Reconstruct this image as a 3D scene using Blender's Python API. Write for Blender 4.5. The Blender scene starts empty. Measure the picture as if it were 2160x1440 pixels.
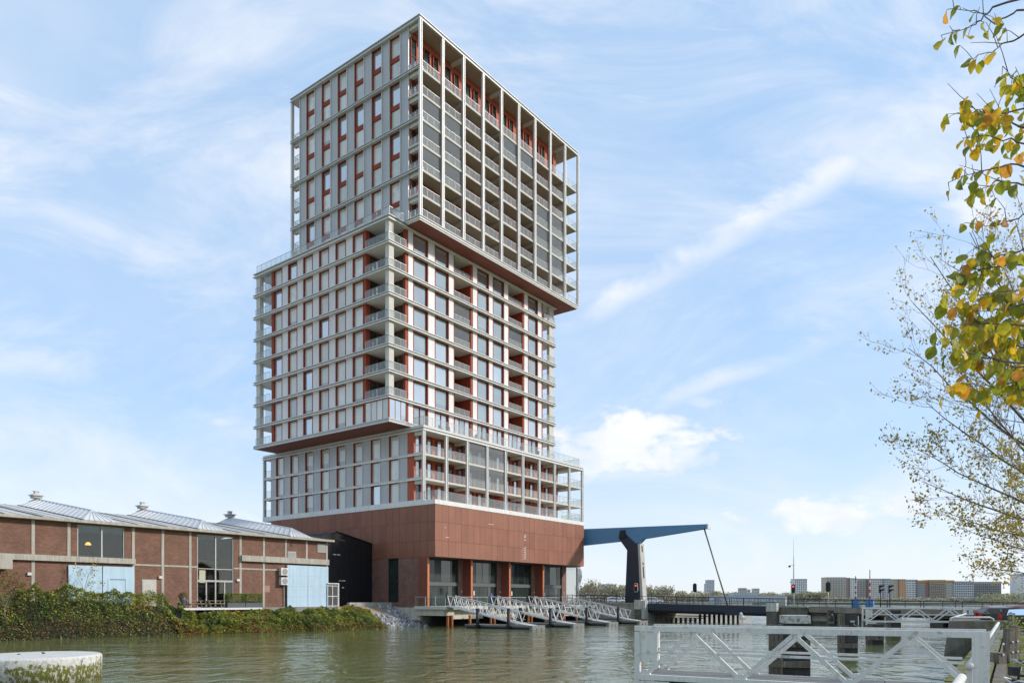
import bpy, bmesh, math, random
import numpy as np
from mathutils import Vector, Matrix, Quaternion
R = math.radians
random.seed(7); RNG = np.random.default_rng(7)
scene = bpy.context.scene
COL = scene.collection

# ------------------------------------------------------------------ camera
F = 1583.25; HY = 1265.6; CAMZ = 3.2          # focal length / horizon row in pixels of a 2160 px wide frame
cam_d = bpy.data.cameras.new('camera'); cam = bpy.data.objects.new('camera', cam_d); COL.objects.link(cam)
cam_d.sensor_width = 36.0; cam_d.lens = F/2160*36; cam_d.shift_y = (HY-720)/2160
cam_d.clip_start = 0.1; cam_d.clip_end = 9000
cam.location = (0, 0, CAMZ); cam.rotation_euler = (R(90), 0, 0)
scene.camera = cam

# ------------------------------------------------------------------ sun, sky, exposure
SUN_AZ = 91.0; SUN_EL = 29.0                  # azimuth from +Y towards +X
sun_dir = Vector((math.sin(R(SUN_AZ))*math.cos(R(SUN_EL)), math.cos(R(SUN_AZ))*math.cos(R(SUN_EL)), math.sin(R(SUN_EL))))
sl = bpy.data.lights.new('sun', 'SUN'); sl.energy = 2.1; sl.angle = R(5); sl.color = (1.0, 0.94, 0.86)
so = bpy.data.objects.new('sun', sl); COL.objects.link(so)
so.rotation_euler = sun_dir.to_track_quat('Z', 'Y').to_euler()
scene.view_settings.view_transform = 'Standard'; scene.view_settings.look = 'None'
scene.view_settings.gamma = 1.0; scene.view_settings.exposure = 0.72
try: scene.view_settings.use_curve_mapping = False
except Exception: pass
scene.cycles.use_denoising = True
scene.cycles.max_bounces = 7; scene.cycles.transparent_max_bounces = 24
scene.cycles.glossy_bounces = 3; scene.cycles.diffuse_bounces = 3; scene.cycles.transmission_bounces = 4
scene.cycles.caustics_reflective = False; scene.cycles.caustics_refractive = False

class NT:
    """tiny node-tree helper"""
    def __init__(s, tree): s.t = tree; s.n = tree.nodes; s.l = tree.links
    def new(s, typ, **kw):
        n = s.n.new(typ)
        for k, v in kw.items(): setattr(n, k, v)
        return n
    def put(s, sock, v):
        if hasattr(v, 'links') or isinstance(v, bpy.types.NodeSocket): s.l.new(v, sock)
        elif v is not None: sock.default_value = v
    def math(s, op, a, b=None, c=None, clamp=False):
        n = s.new('ShaderNodeMath', operation=op); n.use_clamp = clamp
        s.put(n.inputs[0], a)
        if b is not None: s.put(n.inputs[1], b)
        if c is not None: s.put(n.inputs[2], c)
        return n.outputs[0]
    def dot(s, a, b):
        n = s.new('ShaderNodeVectorMath', operation='DOT_PRODUCT'); s.put(n.inputs[0], a); s.put(n.inputs[1], b); return n.outputs['Value']
    def vmul(s, a, b):
        n = s.new('ShaderNodeVectorMath', operation='MULTIPLY'); s.put(n.inputs[0], a); s.put(n.inputs[1], b); return n.outputs[0]
    def noise(s, vec, scale=1, detail=4, rough=.55, dist=0, out=0):
        n = s.new('ShaderNodeTexNoise'); s.put(n.inputs['Vector'], vec); n.inputs['Scale'].default_value = scale
        n.inputs['Detail'].default_value = detail; n.inputs['Roughness'].default_value = rough; n.inputs['Distortion'].default_value = dist
        return n.outputs[out]
    def ramp(s, v, lo, hi, a=0., b=1., smooth=True):
        n = s.new('ShaderNodeMapRange'); n.interpolation_type = 'SMOOTHSTEP' if smooth else 'LINEAR'
        s.put(n.inputs[0], v); s.put(n.inputs[1], lo); s.put(n.inputs[2], hi); s.put(n.inputs[3], a); s.put(n.inputs[4], b); return n.outputs[0]
    def mix(s, f, a, b):
        n = s.new('ShaderNodeMix', data_type='RGBA'); s.put(n.inputs[0], f); s.put(n.inputs[6], a); s.put(n.inputs[7], b); return n.outputs[2]
    def comb(s, x, y, z):
        n = s.new('ShaderNodeCombineXYZ'); s.put(n.inputs[0], x); s.put(n.inputs[1], y); s.put(n.inputs[2], z); return n.outputs[0]
    def sep(s, v):
        n = s.new('ShaderNodeSeparateXYZ'); s.put(n.inputs[0], v); return n.outputs

def C4(c): return (c[0], c[1], c[2], 1.0)

def build_world():
    w = bpy.data.worlds.new('World'); scene.world = w; w.use_nodes = True
    t = NT(w.node_tree); t.n.clear()
    out = t.new('ShaderNodeOutputWorld'); bg = t.new('ShaderNodeBackground')
    sky = t.new('ShaderNodeTexSky', sky_type='NISHITA'); sky.sun_disc = False
    sky.sun_elevation = R(SUN_EL); sky.sun_rotation = R(SUN_AZ)
    sky.air_density = 1.0; sky.dust_density = 0.5; sky.ozone_density = 2.0; sky.altitude = 0
    d = t.new('ShaderNodeTexCoord').outputs['Generated']
    x, y, z = t.sep(d)
    zc = t.math('MAXIMUM', z, 0.0)
    den = t.math('ADD', zc, 0.16)
    pu = t.math('DIVIDE', x, den); pv = t.math('DIVIDE', y, den)
    flat = t.comb(pu, pv, 0.0)
    # thin high veil, streaky
    veil = t.noise(t.vmul(flat, (0.55, 0.30, 1)), 0.9, 6, .60, .6)
    veil = t.ramp(veil, 0.38, 0.80)
    wisp = t.noise(t.vmul(flat, (0.35, 1.5, 1)), 1.1, 7, .62, 1.0)
    wisp = t.ramp(wisp, 0.52, 0.86)
    # direction on the plane ahead, for the cloud banks that stand low over the water
    ys = t.math('MAXIMUM', y, 0.02)
    u = t.math('DIVIDE', x, ys); v = t.math('DIVIDE', z, ys)
    front = t.ramp(y, 0.05, 0.2)
    uv = t.comb(u, v, 0.0)
    puff = t.noise(t.vmul(uv, (1.0, 1.6, 1)), 16, 7, .58, .3)
    soft = t.noise(t.vmul(uv, (1.0, 1.8, 1)), 6, 5, .6, .4)
    def cloud(px, py, rx, ry, hard, amt, nz=puff):
        du = t.math('DIVIDE', t.math('SUBTRACT', u, (px-1080)/F), rx/F)
        dv = t.math('DIVIDE', t.math('SUBTRACT', v, (HY-py)/F), ry/F)
        rr = t.math('SQRT', t.math('ADD', t.math('MULTIPLY', du, du), t.math('MULTIPLY', dv, dv)))
        k = t.math('SUBTRACT', t.math('ADD', t.math('MULTIPLY', t.math('SUBTRACT', nz, .5), 2.4), 0.95), rr)
        return t.math('MULTIPLY', t.ramp(k, 0.0, hard), t.math('MULTIPLY', front, amt))
    banks = [cloud(1335, 925, 235, 92, .70, .92), cloud(1235, 965, 185, 66, .8, .78), cloud(1430, 960, 170, 50, .8, .66),
             cloud(1745, 1075, 240, 52, .7, .85), cloud(1490, 850, 60, 26, .6, .45),
             cloud(2060, 430, 130, 95, .8, .7, soft), cloud(90, 330, 230, 70, 1.2, .50, soft), cloud(110, 770, 330, 90, 1.2, .45, soft),
             cloud(460, 890, 70, 25, .9, .5), cloud(300, 1000, 420, 45, 1.4, .35, soft), cloud(230, 120, 420, 150, 1.5, .28, soft)]
    m = banks[0]
    for b in banks[1:]: m = t.math('MAXIMUM', m, b)
    def trail(p, q, w0, amt, a0, a1, nz):
        P = Vector(((p[0]-1080)/F, 1, (HY-p[1])/F)); Q = Vector(((q[0]-1080)/F, 1, (HY-q[1])/F))
        n = P.cross(Q).normalized(); al = (Q-P).normalized()
        dist = t.math('ABSOLUTE', t.math('ADD', t.dot(d, tuple(n)), t.math('MULTIPLY', t.math('SUBTRACT', nz, .5), w0*1.6)))
        core = t.ramp(dist, w0, 0.0)
        s0 = P.normalized().dot(al); s1 = Q.normalized().dot(al)
        al_ = t.dot(d, tuple(al))
        ext = t.math('MULTIPLY', t.ramp(al_, s0-a0, s0+a0), t.ramp(al_, s1+a1, s1-a1))
        g = t.ramp(nz, .30, .72)
        return t.math('MULTIPLY', t.math('MULTIPLY', core, ext), t.math('MULTIPLY', t.math('ADD', t.math('MULTIPLY', g, .75), .25), t.math('MULTIPLY', front, amt)))
    m = t.math('MAXIMUM', m, trail((1190, 690), (2060, 195), .032, .98, .08, .2, soft))
    m = t.math('MAXIMUM', m, trail((1380, 860), (1840, 672), .022, .75, .08, .1, soft))
    m = t.math('MAXIMUM', m, trail((1500, 500), (1760, 330), .05, .3, .1, .1, soft))
    br = t.noise(t.vmul(uv, (1.0, 2.3, 1)), 2.3, 8, .62, .9); br2 = t.noise(t.vmul(uv, (1.0, 3.2, 1)), 5.5, 7, .6, 1.2)
    broad = t.math('MULTIPLY', t.math('MAXIMUM', t.math('MULTIPLY', t.ramp(br, .34, .84), .82), t.math('MULTIPLY', t.ramp(br2, .50, .86), .42)), front)
    m = t.math('MAXIMUM', m, broad)
    hi = t.math('MAXIMUM', t.math('MULTIPLY', veil, .78), t.math('MULTIPLY', wisp, .60))
    m = t.math('MAXIMUM', m, t.math('MULTIPLY', hi, t.ramp(z, 0.02, 0.25, 0.0, .75)))
    # haze towards the horizon
    hz = t.ramp(z, 0.0, 0.30, 0.86, 0.72)
    skyc = t.vmul(sky.outputs[0], (SKY_K, SKY_K, SKY_K))
    hcol = t.mix(t.ramp(z, 0.0, 0.26), (0.51, 0.565, 0.625, 1), (0.315, 0.46, 0.655, 1))
    base = t.mix(hz, skyc, hcol)
    shade = t.noise(t.vmul(uv, (1.0, 1.5, 1)), 9, 4, .55, .2)
    ccol = t.mix(t.ramp(shade, .35, .65), (0.55, 0.575, 0.63, 1), (0.64, 0.64, 0.655, 1))
    col = t.mix(m, base, ccol)
    below = t.ramp(z, -0.06, 0.0)
    col = t.mix(below, (0.25, 0.26, 0.26, 1), col)
    t.put(bg.inputs[0], col); bg.inputs[1].default_value = 1.0
    t.l.new(bg.outputs[0], out.inputs[0])
SKY_K = 0.11
build_world()

# ------------------------------------------------------------------ materials
MATS = {}
def mat(name, color, rough=.6, metal=0., var=.08, vscale=3.0, bump=0., bscale=30., streak=0., spec=.5, second=None, sec_lo=.55, sec_hi=.7, sec_scale=2., vec='pos', zs=1.0):
    if name in MATS: return MATS[name]
    m = bpy.data.materials.new(name); m.use_nodes = True; t = NT(m.node_tree)
    p = t.n['Principled BSDF']
    g = t.new('ShaderNodeNewGeometry').outputs['Position'] if vec == 'pos' else t.new('ShaderNodeTexCoord').outputs['Object']
    n1 = t.noise(g, vscale, 4, .6)
    f = t.ramp(n1, .25, .75, 1-var, 1+var, smooth=False)
    if streak:
        st = t.noise(t.vmul(g, (1, 1, .06)), vscale*2.5, 3, .6)
        f = t.math('MULTIPLY', f, t.ramp(st, .35, .7, 1+streak*.3, 1-streak))
    c = C4(color)
    if second is not None:
        s = t.noise(t.vmul(g, (1, 1, zs)), sec_scale, 6, .65)
        c = t.mix(t.ramp(s, sec_lo, sec_hi), C4(color), C4(second))
    sc = t.new('ShaderNodeVectorMath', operation='SCALE'); t.put(sc.inputs[0], c if not isinstance(c, tuple) else c[:3]); t.put(sc.inputs['Scale'], f)
    t.put(p.inputs['Base Color'], sc.outputs[0])
    p.inputs['Roughness'].default_value = rough; p.inputs['Metallic'].default_value = metal; p.inputs['Specular IOR Level'].default_value = spec
    if bump:
        b = t.new('ShaderNodeBump'); b.inputs['Strength'].default_value = bump; b.inputs['Distance'].default_value = .02
        t.put(b.inputs['Height'], t.noise(g, bscale, 4, .6)); t.put(p.inputs['Normal'], b.outputs[0])
    MATS[name] = m; return m

def brick_mat(name, c1, c2, mortar, axis, bw=.23, bh=.075, rough=.85):
    m = bpy.data.materials.new(name); m.use_nodes = True; t = NT(m.node_tree); p = t.n['Principled BSDF']
    o = t.new('ShaderNodeTexCoord').outputs['Object']; x, y, z = t.sep(o)
    vec = t.comb(x if axis == 'x' else y, z, 0.0)
    b = t.new('ShaderNodeTexBrick'); t.put(b.inputs['Vector'], vec)
    b.inputs['Color1'].default_value = C4(c1); b.inputs['Color2'].default_value = C4(c2); b.inputs['Mortar'].default_value = C4(mortar)
    b.inputs['Scale'].default_value = 1.0; b.inputs['Mortar Size'].default_value = .012; b.inputs['Brick Width'].default_value = bw; b.inputs['Row Height'].default_value = bh
    b.inputs['Bias'].default_value = -.1
    n = t.noise(o, .7, 5, .65); sc = t.new('ShaderNodeVectorMath', operation='SCALE'); t.put(sc.inputs[0], b.outputs[0])
    t.put(sc.inputs['Scale'], t.ramp(n, .3, .7, .78, 1.2, smooth=False)); t.put(p.inputs['Base Color'], sc.outputs[0])
    bp = t.new('ShaderNodeBump'); bp.inputs['Strength'].default_value = .5; bp.inputs['Distance'].default_value = .012; bp.invert = True
    t.put(bp.inputs['Height'], b.outputs['Fac']); t.put(p.inputs['Normal'], bp.outputs[0])
    p.inputs['Roughness'].default_value = rough; MATS[name] = m; return m

def pane_mat(name, color, refl=.35, rough=.03, tint=(.92, .95, .95), var=.10, vs=.35):
    """window glass with something pale or dark behind it: diffuse interior under a mirror-like sheet"""
    m = bpy.data.materials.new(name); m.use_nodes = True; t = NT(m.node_tree); t.n.clear()
    out = t.new('ShaderNodeOutputMaterial'); df = t.new('ShaderNodeBsdfDiffuse'); gl = t.new('ShaderNodeBsdfGlossy'); mx = t.new('ShaderNodeMixShader')
    pos = t.new('ShaderNodeNewGeometry').outputs['Position']
    n = t.noise(pos, vs, 3, .5); sc = t.new('ShaderNodeVectorMath', operation='SCALE'); t.put(sc.inputs[0], color); oi = t.new('ShaderNodeObjectInfo').outputs['Random']; gz = t.sep(t.new('ShaderNodeTexCoord').outputs['Generated'])[2]
    wn = t.new('ShaderNodeTexWhiteNoise', noise_dimensions='1D'); t.put(wn.inputs['W'], t.math('MULTIPLY', oi, 91.7)); r2 = wn.outputs['Value']
    drawn = t.ramp(gz, t.math('SUBTRACT', t.math('MULTIPLY', r2, 1.25), .95), t.math('SUBTRACT', t.math('MULTIPLY', r2, 1.25), .94), .62, 1.0)   # some blinds stop short of the sill
    t.put(sc.inputs['Scale'], t.math('MULTIPLY', t.math('MULTIPLY', t.ramp(n, .3, .7, 1-var*2, 1+var*2, smooth=False), t.ramp(oi, 0, 1, .84, 1.12, smooth=False)), drawn))
    t.put(df.inputs[0], sc.outputs[0]); gl.inputs[0].default_value = C4(tint); gl.inputs[1].default_value = rough
    fr = t.new('ShaderNodeFresnel'); fr.inputs[0].default_value = 1.5
    t.put(mx.inputs[0], t.math('ADD', t.math('MULTIPLY', fr.outputs[0], 1.0), refl, clamp=True))
    # panes are never quite flat
    bp = t.new('ShaderNodeBump'); bp.inputs['Strength'].default_value = .05; bp.inputs['Distance'].default_value = .05; t.put(bp.inputs['Height'], t.noise(pos, .8, 2, .5)); t.put(gl.inputs['Normal'], bp.outputs[0])
    t.l.new(df.outputs[0], mx.inputs[1]); t.l.new(gl.outputs[0], mx.inputs[2]); t.l.new(mx.outputs[0], out.inputs[0])
    MATS[name] = m; return m

def clear_mat(name, color, milk=.2, refl=.04, rough=.05):
    """see-through sheet: transparent + a little milk + reflection"""
    m = bpy.data.materials.new(name); m.use_nodes = True; t = NT(m.node_tree); t.n.clear()
    out = t.new('ShaderNodeOutputMaterial'); tr = t.new('ShaderNodeBsdfTransparent'); df = t.new('ShaderNodeBsdfDiffuse'); gl = t.new('ShaderNodeBsdfGlossy')
    tr.inputs[0].default_value = C4(color); df.inputs[0].default_value = (.75, .76, .74, 1); gl.inputs[1].default_value = rough
    a = t.new('ShaderNodeMixShader'); a.inputs[0].default_value = milk; t.l.new(tr.outputs[0], a.inputs[1]); t.l.new(df.outputs[0], a.inputs[2])
    fr = t.new('ShaderNodeLayerWeight'); fr.inputs[0].default_value = .5; b = t.new('ShaderNodeMixShader')
    t.put(b.inputs[0], t.math('ADD', t.math('MULTIPLY', t.math('POWER', fr.outputs['Facing'], 5.0), .5), refl, clamp=True))
    t.l.new(a.outputs[0], b.inputs[1]); t.l.new(gl.outputs[0], b.inputs[2]); t.l.new(b.outputs[0], out.inputs[0])
    MATS[name] = m; return m

ALU   = mat('aluminium_white', (.66, .64, .60), .45, .1, .05, 2, streak=.10)
CORN  = mat('cornice_white', (.75, .72, .67), .5, .0, .05, 2, streak=.12)
GREYP = mat('grey_panel', (.475, .470, .462), .5, .05, .05, .6, streak=.07)
WHTP  = mat('white_panel', (.73, .69, .655), .55, .0, .05, .6, streak=.06)
WEB   = mat('cornice_web', (.36, .355, .34), .55, .0, .06, 2)  # grey web, darkened to carry the shade of the recess
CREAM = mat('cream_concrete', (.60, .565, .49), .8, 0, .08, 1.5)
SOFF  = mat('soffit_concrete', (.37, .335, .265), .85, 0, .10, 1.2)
REDW  = mat('red_wall', (.42, .085, .035), .7, 0, .10, 1.5)
REDF  = mat('red_frame', (.30, .058, .028), .6, 0, .08, 2, spec=.2)
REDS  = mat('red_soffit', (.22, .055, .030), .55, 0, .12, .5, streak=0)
COTN  = mat('copper_panel', (.265, .098, .054), .6, .05, .09, .55, bump=.25, bscale=14, streak=.05)
COTN3 = mat('copper_panel_dark', (.25, .091, .050), .6, .05, .12, .55, bump=.25, bscale=14, streak=.10)
COTN2 = mat('copper_panel_pale', (.28, .106, .059), .6, .05, .09, .55, bump=.25, bscale=14, streak=.05)
COTB  = mat('copper_back', (.11, .04, .025), .8)
RUST  = mat('rust_fin', (.21, .065, .04), .6, .1, .10, 1.0)
DARKM = mat('dark_metal', (.035, .037, .04), .45, .3, .05)
RAILM = mat('rail_metal', (.30, .31, .31), .4, .6, .05)
STEEL = mat('galvanised', (.68, .665, .635), .45, .1, .10, 3)
CONC  = mat('concrete', (.40, .375, .32), .9, 0, .14, .8, bump=.3, bscale=12, streak=.22)
CONCL = mat('concrete_pale', (.56, .52, .42), .88, 0, .12, .7, streak=.15, second=(.42, .33, .15), sec_lo=.58, sec_hi=.72, sec_scale=.6)
CONCD = mat('concrete_dark', (.16, .145, .115), .9, 0, .2, .9, bump=.4, bscale=9, streak=.25, second=(.09, .10, .03), sec_lo=.5, sec_hi=.66, sec_scale=.8)
NAVY  = mat('navy_paint', (.028, .036, .055), .5, 0, .10, .8)
BLUE  = mat('bridge_blue', (.11, .27, .46), .5, 0, .06, .6)
WOOD  = mat('weathered_wood', (.14, .115, .085), .9, 0, .25, 3, bump=.5, bscale=20, zs=.1, second=(.30, .27, .22), sec_lo=.5, sec_hi=.7, sec_scale=8)
BLACK = mat('black_steel', (.022, .022, .024), .5, .2, .1)
WHITEP= mat('white_paint', (.68, .66, .61), .5, 0, .06, 3, streak=.18)
PANE_B = pane_mat('pane_blind', (.63, .60, .525), .08, var=.05)
PANE_C = pane_mat('pane_curtain', (.70, .67, .60), .07, var=.08, vs=1.5)
PANE_S = pane_mat('pane_sky', (.36, .37, .37), .45)
PANE_R = pane_mat('pane_right', (.22, .235, .225), .33, tint=(.86, .90, .88))
PANE_D = pane_mat('pane_dark', (.028, .036, .032), .05)
PANE_G = pane_mat('pane_green', (.028, .040, .032), .0, var=.2, vs=.6)
GLASS_R = clear_mat('rail_glass', (.96, .97, .96), .13, .02)
GLASS_T = clear_mat('terrace_glass', (.95, .97, .96), .10, .035)
GLASS_W = clear_mat('winter_garden_glass', (.82, .84, .83), .09, .05)

# ------------------------------------------------------------------ mesh helpers
def link(o, parent=None, kind=None, label=None, cat=None, group=None):
    COL.objects.link(o)
    if parent is not None: o.parent = parent
    if kind: o['kind'] = kind
    if label: o['label'] = label
    if cat: o['category'] = cat
    if group: o['group'] = group
    return o
def empty(name, loc=(0, 0, 0), rz=0, label=None, cat=None, group=None, parent=None):
    o = bpy.data.objects.new(name, None); o.location = loc; o.rotation_euler = (0, 0, rz); o.empty_display_size = .2
    return link(o, parent, None, label, cat, group)
BOXF = [(0,3,2,1),(4,5,6,7),(0,1,5,4),(1,2,6,5),(2,3,7,6),(3,0,4,7)]
class MB:
    def __init__(s): s.v = []; s.f = []; s.mi = []
    def box(s, x0, x1, y0, y1, z0, z1, mi=0):
        b = len(s.v)
        s.v += [(x0,y0,z0),(x1,y0,z0),(x1,y1,z0),(x0,y1,z0),(x0,y0,z1),(x1,y0,z1),(x1,y1,z1),(x0,y1,z1)]
        s.f += [tuple(b+i for i in q) for q in BOXF]; s.mi += [mi]*6; return s
    def hexa(s, pts, mi=0):
        b = len(s.v); s.v += [tuple(p) for p in pts]; s.f += [tuple(b+i for i in q) for q in BOXF]; s.mi += [mi]*6; return s
    def bar(s, a, b, w, h=None, mi=0, up=(0,0,1)):
        a = Vector(a); b = Vector(b); h = h or w; d = (b-a).normalized(); up = Vector(up)
        if abs(d.dot(up)) > .98: up = Vector((1, 0, 0))
        sx = d.cross(up).normalized()*(w/2); sz = sx.cross(d).normalized()*(h/2)
        return s.hexa([a-sx-sz, b-sx-sz, b+sx-sz, a+sx-sz, a-sx+sz, b-sx+sz, b+sx+sz, a+sx+sz], mi)
    def tube(s, pts, rad, n=8, mi=0, cap=True):
        pts = [Vector(p) for p in pts]
        rads = rad if isinstance(rad, (list, tuple)) else [rad]*len(pts)
        rings = []; prev = None
        for i, p in enumerate(pts):
            d = (pts[min(i+1, len(pts)-1)]-pts[max(i-1, 0)]).normalized()
            if prev is None:
                a = d.cross(Vector((0, 0, 1)))
                if a.length < .05: a = d.cross(Vector((1, 0, 0)))
            else: a = prev-d*prev.dot(d)
            a.normalize(); prev = a; bb = d.cross(a)
            b0 = len(s.v); rings.append(b0)
            for k in range(n):
                an = 2*math.pi*k/n; s.v.append(tuple(p+(a*math.cos(an)+bb*math.sin(an))*rads[i]))
        for i in range(len(pts)-1):
            for k in range(n):
                k2 = (k+1) % n; s.f.append((rings[i]+k, rings[i]+k2, rings[i+1]+k2, rings[i+1]+k)); s.mi.append(mi)
        if cap:
            s.f.append(tuple(rings[0]+k for k in reversed(range(n)))); s.mi.append(mi)
            s.f.append(tuple(rings[-1]+k for k in range(n))); s.mi.append(mi)
        return s
    def lathe(s, prof, n=20, c=(0, 0, 0), mi=0):
        b = len(s.v)
        for r_, z in prof:
            for k in range(n):
                a = 2*math.pi*k/n; s.v.append((c[0]+r_*math.cos(a), c[1]+r_*math.sin(a), c[2]+z))
        for i in range(len(prof)-1):
            for k in range(n):
                k2 = (k+1) % n; s.f.append((b+i*n+k, b+i*n+k2, b+(i+1)*n+k2, b+(i+1)*n+k)); s.mi.append(mi)
        s.f.append(tuple(b+k for k in reversed(range(n)))); s.mi.append(mi)
        s.f.append(tuple(b+(len(prof)-1)*n+k for k in range(n))); s.mi.append(mi)
        return s
    def prism(s, poly, y0, y1, mi=0, axes='xz'):
        """poly: (a,b) outline, counter-clockwise, extruded along the third axis"""
        b = len(s.v); n = len(poly)
        mk = {'xz': lambda a, c, e: (a, e, c), 'yz': lambda a, c, e: (e, a, c), 'xy': lambda a, c, e: (a, c, e)}[axes]
        s.v += [mk(a, c, y0) for a, c in poly]+[mk(a, c, y1) for a, c in poly]
        s.f.append(tuple(b+i for i in range(n))); s.f.append(tuple(b+n+i for i in reversed(range(n)))); s.mi += [mi]*2
        for i in range(n):
            j = (i+1) % n; s.f.append((b+j, b+i, b+n+i, b+n+j)); s.mi.append(mi)
        return s
    def mesh(s, name, mats, smooth=False, fix=False):
        me = bpy.data.meshes.new(name); me.from_pydata(s.v, [], s.f)
        if not isinstance(mats, (list, tuple)): mats = [mats]
        for m in mats: me.materials.append(m)
        if len(mats) > 1: me.polygons.foreach_set('material_index', s.mi)
        if smooth: me.polygons.foreach_set('use_smooth', [True]*len(me.polygons))
        if fix:
            bm = bmesh.new(); bm.from_mesh(me); bmesh.ops.recalc_face_normals(bm, faces=bm.faces); bm.to_mesh(me); bm.free()
        me.update(); return me
    def obj(s, name, mats, parent=None, smooth=False, fix=False, loc=None, rz=0, **kw):
        o = bpy.data.objects.new(name, s.mesh(name, mats, smooth, fix))
        if loc is not None: o.location = loc
        if rz: o.rotation_euler = (0, 0, rz)
        return link(o, parent, **kw)
UNIT = {}
def box(name, m, parent, x0, x1, y0, y1, z0, z1, sub=None, **kw):
    """a part that is one plain block: a shared unit cube, scaled (sub: its own part, when this is a sub-part)"""
    if m.name not in UNIT: UNIT[m.name] = MB().box(-.5, .5, -.5, .5, -.5, .5).mesh('block_'+m.name, m)
    o = bpy.data.objects.new(name, UNIT[m.name]); o.location = ((x0+x1)/2, (y0+y1)/2, (z0+z1)/2); o.scale = (x1-x0, y1-y0, z1-z0)
    return link(o, parent, **kw)
CACHE = {}
def inst(name, key, maker, parent, loc, rz=0, **kw):
    if key not in CACHE: CACHE[key] = maker()
    o = bpy.data.objects.new(name, CACHE[key]); o.location = loc; o.rotation_euler = (0, 0, rz)
    return link(o, parent, **kw)
def at(px, py, Y):
    """where the ray through a pixel of the photograph reaches depth Y"""
    return Vector(((px-1080)/F*Y, Y, CAMZ+(HY-py)/F*Y))
def leaf_cloud(name, pos, size, cols, mats_col, parent=None, up=.4, aspect=.6, seed=1, **kw):
    """many small folded leaves (two triangles each); cols: index into mats_col"""
    g = np.random.default_rng(seed); n = len(pos); pos = np.asarray(pos, float)
    nrm = g.normal(size=(n, 3)); nrm[:, 2] = np.abs(nrm[:, 2])+up; nrm /= np.linalg.norm(nrm, axis=1)[:, None]
    a = g.normal(size=(n, 3)); a -= nrm*(a*nrm).sum(1)[:, None]; a /= np.linalg.norm(a, axis=1)[:, None]; b = np.cross(nrm, a)
    sz = (size if np.ndim(size) else np.full(n, size))*g.uniform(.7, 1.3, n); L = a*sz[:, None]*.5; W = b*(sz*aspect*.5)[:, None]
    dr = nrm*(sz*.12)[:, None]
    V = np.empty((n, 4, 3)); V[:, 0] = pos-L; V[:, 1] = pos+W+dr; V[:, 2] = pos+L; V[:, 3] = pos-W+dr
    me = bpy.data.meshes.new(name); me.vertices.add(n*4); me.vertices.foreach_set('co', V.ravel())
    me.loops.add(n*6); me.polygons.add(n*2)
    base = (np.arange(n)*4)[:, None]
    me.loops.foreach_set('vertex_index', (base+np.array([0, 1, 2, 0, 2, 3])).ravel().astype(np.int32))
    me.polygons.foreach_set('loop_start', (np.arange(n*2)*3).astype(np.int32))
    for m in mats_col: me.materials.append(m)
    me.polygons.foreach_set('material_index', np.repeat(np.asarray(cols, np.int32), 2))
    me.update(); me.validate()
    return link(bpy.data.objects.new(name, me), parent, **kw)
def leaf_mat(name, c, trans=.35):
    m = bpy.data.materials.new(name); m.use_nodes = True; t = NT(m.node_tree); t.n.clear()
    out = t.new('ShaderNodeOutputMaterial'); df = t.new('ShaderNodeBsdfPrincipled'); tl = t.new('ShaderNodeBsdfTranslucent'); mx = t.new('ShaderNodeMixShader'); mx.inputs[0].default_value = trans
    pos = t.new('ShaderNodeNewGeometry').outputs['Position']; n = t.noise(pos, 2.2, 4, .6); n2 = t.noise(pos, 45, 2, .5)
    sc = t.new('ShaderNodeVectorMath', operation='SCALE'); t.put(sc.inputs[0], c)
    t.put(sc.inputs['Scale'], t.math('MULTIPLY', t.ramp(n, .3, .7, .75, 1.25, False), t.ramp(n2, .3, .7, .8, 1.2, False)))
    t.put(df.inputs['Base Color'], sc.outputs[0]); df.inputs['Roughness'].default_value = .55; t.put(tl.inputs[0], sc.outputs[0])
    t.l.new(df.outputs[0], mx.inputs[1]); t.l.new(tl.outputs[0], mx.inputs[2]); t.l.new(mx.outputs[0], out.inputs[0]); MATS[name] = m; return m
LG = [leaf_mat('leaf_dark', (.09, .14, .035)), leaf_mat('leaf_mid', (.17, .235, .05)), leaf_mat('leaf_olive', (.33, .33, .065)),
      leaf_mat('leaf_yellow', (.60, .45, .04)), leaf_mat('leaf_brown', (.25, .14, .055)), leaf_mat('leaf_red', (.28, .10, .04)), leaf_mat('leaf_bright', (.43, .47, .08))]
BARK = mat('bark', (.19, .165, .14), .9, 0, .3, 6, bump=.5, bscale=25)

def vnoise(x, y, seed):
    """smooth value noise for scattering"""
    g_ = np.random.default_rng(seed).uniform(-1, 1, (97, 97)); x = np.asarray(x); y = np.asarray(y)
    i = np.floor(x).astype(int); j = np.floor(y).astype(int); fx = x-i; fy = y-j; fx = fx*fx*(3-2*fx); fy = fy*fy*(3-2*fy)
    G = lambda p, q: g_[p % 97, q % 97]
    return (G(i, j)*(1-fx)+G(i+1, j)*fx)*(1-fy)+(G(i, j+1)*(1-fx)+G(i+1, j+1)*fx)*fy
# tower frame: local x runs along the right-hand facade, local y along the left-hand one
TH = R(52.507); A0 = Vector((-9.38, 91.47, 0))
RX = Vector((math.cos(TH), math.sin(TH), 0)); LY = Vector((-math.sin(TH), math.cos(TH), 0))
def loc(x, y, z=0): return A0+RX*x+LY*y+Vector((0, 0, z))
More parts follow.
